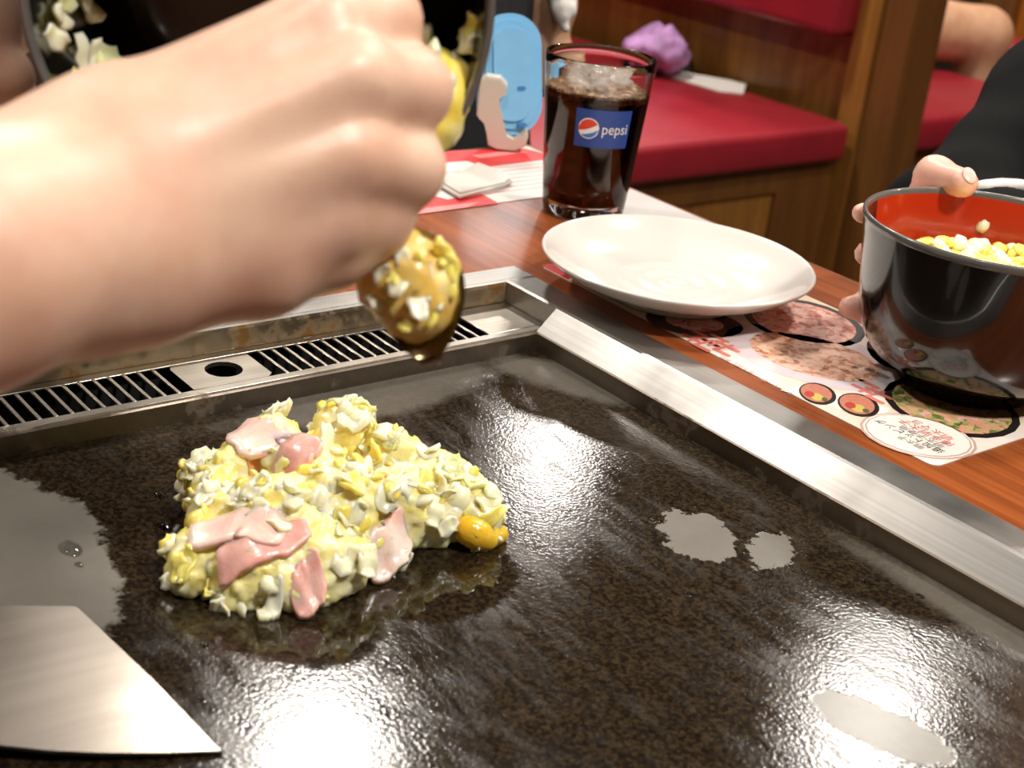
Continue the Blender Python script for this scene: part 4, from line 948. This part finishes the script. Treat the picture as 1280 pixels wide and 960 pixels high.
DC += chain([palm + Vector((0, 0, .01)), palm + Vector((-.016, .002, .032)), palm + Vector((-.036, -.012, .042))], [.013, .0105, .0088])
DC += [(head, .075, head + Vector((0, 0, .05)), .08), (head + Vector((0, -.075, -.005)), .011, head + Vector((0, -.085, -.02)), .010), (head + Vector((-.08, 0, 0)), .012, head + Vector((-.082, 0, -.02)), .009), (head + Vector((.08, 0, 0)), .012, head + Vector((.082, 0, -.02)), .009)]
DC += [(hip + Vector((-.07, 0, 0)), .085, hip + Vector((-.10, -.36, -.02)), .06), (hip + Vector((.07, 0, 0)), .085, hip + Vector((.10, -.36, -.02)), .06), (hip + Vector((-.10, -.36, -.02)), .06, hip + Vector((-.10, -.34, -.40)), .04), (hip + Vector((.10, -.36, -.02)), .06, hip + Vector((.10, -.34, -.40)), .04)]
diner = person('person', DC, 'skin_child', 'diner in black clothes holding the right-hand bowl by its rim', .0042, .0045)
SC = grow([(D['el'], .044, D['sh'], .050), (D['fo'], .032, D['el'], .044), (D['wr'], .026, D['fo'], .032), (sh, .050, cx3, .085), (shl, .050, cx3, .085), (cx3, .105, hip, .115), (cx3 + Vector((.05, 0, -.05)), .095, hip + Vector((.06, 0, 0)), .105), (cx3 + Vector((-.05, 0, -.05)), .095, hip + Vector((-.06, 0, 0)), .105), (shl, .048, ell, .040), (ell, .040, hnl + Vector((.01, .05, 0)), .032)], .010)
dsh = organic('shirt', SC, 'black_cloth', diner, .009, .012, lambda c: .004 * noise.noise(c * 22))
organic('trousers', grow([(hip + Vector((-.07, 0, 0)), .085, hip + Vector((-.10, -.36, -.02)), .06), (hip + Vector((.07, 0, 0)), .085, hip + Vector((.10, -.36, -.02)), .06), (hip + Vector((-.10, -.36, -.02)), .06, hip + Vector((-.10, -.34, -.38)), .04), (hip + Vector((.10, -.36, -.02)), .06, hip + Vector((.10, -.34, -.38)), .04)], .012), 'dark_cloth', diner, .012, .01)
organic('hair', [(head + Vector((0, .02, .06)), .080, head + Vector((0, .025, .085)), .078), (head + Vector((0, .045, .0)), .06, head + Vector((0, .05, -.04)), .05)], 'hair', diner, .008, .01)
# white stripe across the sleeve
shm = dsh.data; sbv = BVHTree.FromPolygons([v.co for v in shm.vertices], [tuple(p_.vertices) for p_ in shm.polygons])
wq = [Vector(q) for q in [(0.0977,0.3644,0.0586),(0.1029,0.3724,0.0612),(0.1091,0.3812,0.0634),(0.1167,0.3906,0.0641),(0.1254,0.4008,0.0638),(0.1348,0.4114,0.063)]]
wp = []
for q in wq:
    h_ = sbv.ray_cast(q - (q - cam.location) * .3, (q - cam.location).normalized())
    wp.append((h_[0] if h_[0] else sbv.find_nearest(q)[0]) - (q - cam.location).normalized() * .001)
tube('white_stripe', wp, .0050, 'white_cloth', diner)
# thumbnail
nl = Vector((0.195,0.201,0.1067)); nn = (-F_AX + Vector((0, 0, .55)) + R_AX * .25).normalized(); tx = (Vector(D['t2']) - Vector(D['t1'])).normalized()
bm = bmesh.new(); bmesh.ops.create_uvsphere(bm, u_segments=14, v_segments=8, radius=1)
bmesh.ops.transform(bm, matrix=Matrix.LocRotScale(nl + nn * .0076, frame_q(nn, tx), Vector((.0060, .0048, .0011))), verts=bm.verts)
obj('thumbnail', bm, 'nail', diner, smooth=True)

# --- person in dark clothes behind the table end, arm with a tissue
P3 = {'ch':(-0.6454,0.3467,0.01),'hp':(-0.5802,0.3343,-0.2237),'sr':(-0.6206,0.4215,0.1278),'sl':(-0.7901,0.2977,0.0916),'el':(-0.6156,0.4571,0.1719),'wr':(-0.5628,0.4863,0.072),'ha':(-0.5657,0.482,0.0204),'n':(-0.7465,0.3919,0.2051),'h':(-0.7792,0.4031,0.3296),'el2':(-0.7133,0.2081,-0.0261),'ha2':(-0.5073,0.1867,-0.0441)}
PC = [(P3['sr'], .06, P3['ch'], .11), (P3['sl'], .06, P3['ch'], .11), (P3['ch'], .12, P3['hp'], .13), (P3['sr'], .05, P3['el'], .04), (P3['el'], .036, P3['wr'], .024), (P3['wr'], .024, P3['ha'], .020), (P3['ch'], .09, P3['n'], .05), (P3['n'], .05, P3['h'], .06), (P3['h'], .085, Vector(P3['h']) + Vector((0, 0, .06)), .085), (P3['sl'], .05, P3['el2'], .04), (P3['el2'], .036, P3['ha2'], .024)]
ha = Vector(P3['ha'])
for q in range(4): PC.append((ha, .012, ha + Vector((.010 + .008 * q, -.012 + .010 * q, -.040 + .004 * q)), .008))
PC.append((ha, .012, ha + Vector((.03, .02, -.005)), .009))
ha2 = Vector(P3['ha2'])
for q in range(4): PC.append((ha2, .013, ha2 + Vector((.06, -.02 + .016 * q, -.005)), .008))
PC.append((ha2, .013, ha2 + Vector((.03, .045, 0)), .009))
far = person('person', PC, 'skin_far', 'person in dark clothes seated beyond the table end', .008, .008)
organic('shirt', grow([(P3['sr'], .066, P3['ch'], .115), (P3['sl'], .066, P3['ch'], .115), (P3['ch'], .125, P3['hp'], .135), (P3['sl'], .055, P3['el2'], .045), (P3['sr'], .056, P3['el'], .046)], .010), 'dark_cloth', far, .012, .012)
organic('trousers', grow([(P3['hp'], .13, Vector(P3['hp']) + Vector((.30, .02, -.01)), .08), (Vector(P3['hp']) + Vector((.30, .02, -.01)), .08, Vector(P3['hp']) + Vector((.30, .02, -.30)), .05)], .006), 'dark_cloth', far, .014, .01)
organic('hair', [(Vector(P3['h']) + Vector((-.02, 0, .05)), .09, Vector(P3['h']) + Vector((-.03, 0, .08)), .09)], 'hair', far, .012, .01)
ts = organic('tissue', [(a, r0, b, r1) for a, r0, b, r1 in [((-0.5311,0.4692,0.091),0.014,(-0.5223,0.4679,0.0737),0.01),((-0.5223,0.4679,0.0737),0.01,(-0.5135,0.4667,0.0564),0.005),((-0.5275,0.475,0.0934),0.012,(-0.5203,0.4717,0.0757),0.009)]], 'white_cloth', None, .003, .004, lambda c: .003 * noise.noise(c * 90))
tag(ts, 'crumpled white tissue in the raised hand behind the glass', 'tissue')

# ---------------------------------------------------------------- booths behind
BX, BY0, BY1 = -1.055, .90, 1.70
be = empty('booth_bench', (-1.75, 1.3, FLOOR), 'red padded booth bench with wooden base behind the cola glass', 'bench', 'booth benches')
def bpz(root):
    def f_(o): o.parent = root; o.matrix_parent_inverse = Matrix.Translation(-Vector(root.location)); return o
    return f_
bb = bpz(be)
def cushion(name, lo, hi, mat, root_fn, bevel=.018):
    bm = bmesh.new(); add_box(bm, lo, hi, bevel, 4); return root_fn(obj(name, bm, mat, None, angle=50))
cushion('seat_cushion', (-2.6, BY0, -.345), (BX, BY1, -.268), 'red_leather', bb)
bb(box('base_panel', (-2.58, BY0 + .04, FLOOR + .001), (BX - .035, BY1, -.346), 'booth_wood'))
bb(box('base_frame', (-2.58, BY0 + .03, -.400), (BX - .028, BY1, -.346), 'booth_wood_dark'))
bb(box('base_stile', (BX - .036, BY1 - .16, FLOOR + .001), (BX - .026, BY1, -.40), 'booth_wood_dark'))
cushion('back_cushion', (-2.6, 1.655, -.112), (-1.105, 1.742, .30), 'red_leather', bb, .022)
pn = empty('booth_partition', (-1.8, 1.78, FLOOR), 'brown wooden partition with end post behind the red bench', 'partition', 'booth partitions'); pp = bpz(pn)
pp(box('panel', (-2.62, 1.745, FLOOR + .001), (-1.108, 1.80, .42), 'booth_wood'))
pp(box('end_stile', (-1.108, 1.715, FLOOR + .001), (-1.055, 1.83, .46), 'booth_wood'))
pp(box('end_post', (-1.054, 1.725, FLOOR + .001), (-.985, 1.82, .46), 'booth_wood_dark'))
pp(box('cap_rail', (-2.62, 1.735, .42), (-1.109, 1.81, .46), 'booth_wood_dark'))
# things left on the bench
w1 = prism('paper_strip', [(-1.5089,1.6053),(-1.538,1.6565),(-1.3893,1.7451),(-1.3132,1.6563),(-1.343,1.6182)], -.2675, -.2655, 'white_paper'); tag(w1, 'white paper strip lying on the red bench seat', 'paper')
tr = prism('dark_tray', [(-1.6871,1.6818),(-1.5861,1.7805),(-1.506,1.6878),(-1.5601,1.5674)], -.2675, -.252, 'black_plastic', None, None, .003); tag(tr, 'flat black tray under the purple cloth on the bench', 'tray')
pc_ = organic('purple_cloth_bag', [(a, r0, b, r1) for a, r0, b, r1 in [((-1.5191,1.5446,-0.215),0.03,(-1.4888,1.5848,-0.21),0.045),((-1.5838,1.6519,-0.22),0.03,(-1.5352,1.6103,-0.19),0.018),((-1.5003,1.6093,-0.22),0.028,(-1.4909,1.6267,-0.222),0.025),((-1.6102,1.6304,-0.23),0.03,(-1.5758,1.6085,-0.205),0.02)]], 'purple_cloth', None, .008, .01, lambda c: .014 * noise.noise(c * 42)); tag(pc_, 'crumpled purple and pink cloth on the bench behind the glass', 'cloth')
# neighbouring booth beyond the partition
b2 = empty('booth_bench', (-1.8, 2.15, FLOOR), 'red bench of the next booth seen right of the wooden post', 'bench', 'booth benches'); b2p = bpz(b2)
cushion('seat_cushion', (-2.6, 1.85, -.345), (-1.055, 2.46, -.268), 'red_leather', b2p)
b2p(box('base_panel', (-2.58, 1.85, FLOOR + .001), (-1.09, 2.42, -.346), 'booth_wood_dark'))
p2 = empty('booth_partition', (-1.5, 2.85, FLOOR), 'orange brown wooden partition with a dark post at the top right', 'partition', 'booth partitions'); pp2 = bpz(p2)
pp2(box('end_post', (-1.57, 2.80, FLOOR + .001), (-1.475, 2.90, .46), 'booth_wood_dark')); pp2(box('panel', (-1.474, 2.83, FLOOR + .001), (-.6, 2.88, .42), 'booth_wood_orange'))
b3 = empty('booth_bench', (-1.2, 2.6, FLOOR), 'red cushioned bench against the orange wooden partition', 'bench', 'booth benches'); b3p = bpz(b3)
cushion('back_cushion', (-1.49, 2.64, -.60), (-.62, 2.79, -.205), 'red_leather', b3p, .03); b3p(box('base_panel', (-1.48, 2.66, FLOOR + .001), (-.63, 2.78, -.601), 'booth_wood_dark'))
# seated person in the next booth
NC = [((-1.62, 2.06, -.160), .098, (-1.38, 2.55, -.185), .066), ((-1.38, 2.55, -.185), .064, (-1.37, 2.58, -.64), .04), ((-1.80, 2.08, -.160), .098, (-1.66, 2.55, -.185), .066), ((-1.66, 2.55, -.185), .064, (-1.65, 2.58, -.64), .04), ((-1.71, 2.02, -.10), .12, (-1.72, 1.99, .25), .12), ((-1.72, 1.99, .25), .12, (-1.72, 1.99, .42), .05), ((-1.72, 2.00, .53), .085, (-1.72, 2.00, .60), .085)]
nx = person('person', NC, 'skin_far', 'seated person with a bare thigh beyond the wooden post', .010, .01)
organic('shorts', grow([((-1.62, 2.06, -.135), .108, (-1.53, 2.24, -.115), .082), ((-1.80, 2.08, -.135), .108, (-1.74, 2.25, -.115), .082)], .012), 'dark_cloth', nx, .012, .01)
organic('shirt', grow([((-1.71, 2.02, -.05), .122, (-1.72, 1.99, .25), .125)], .012), 'dark_cloth', nx, .014, .01)
organic('hair', [((-1.73, 1.99, .60), .088, (-1.73, 1.985, .63), .088)], 'hair', nx, .012, .01)
# bench under the diner at the right
b4 = empty('booth_bench', (.6, .8, FLOOR), 'red bench under the diner in black', 'bench', 'booth benches'); b4p = bpz(b4)
cushion('seat_cushion', (.02, .55, -.405), (1.2, 1.0, -.338), 'red_leather', b4p); b4p(box('base_panel', (.04, .58, FLOOR + .001), (1.18, .99, -.406), 'booth_wood_dark'))
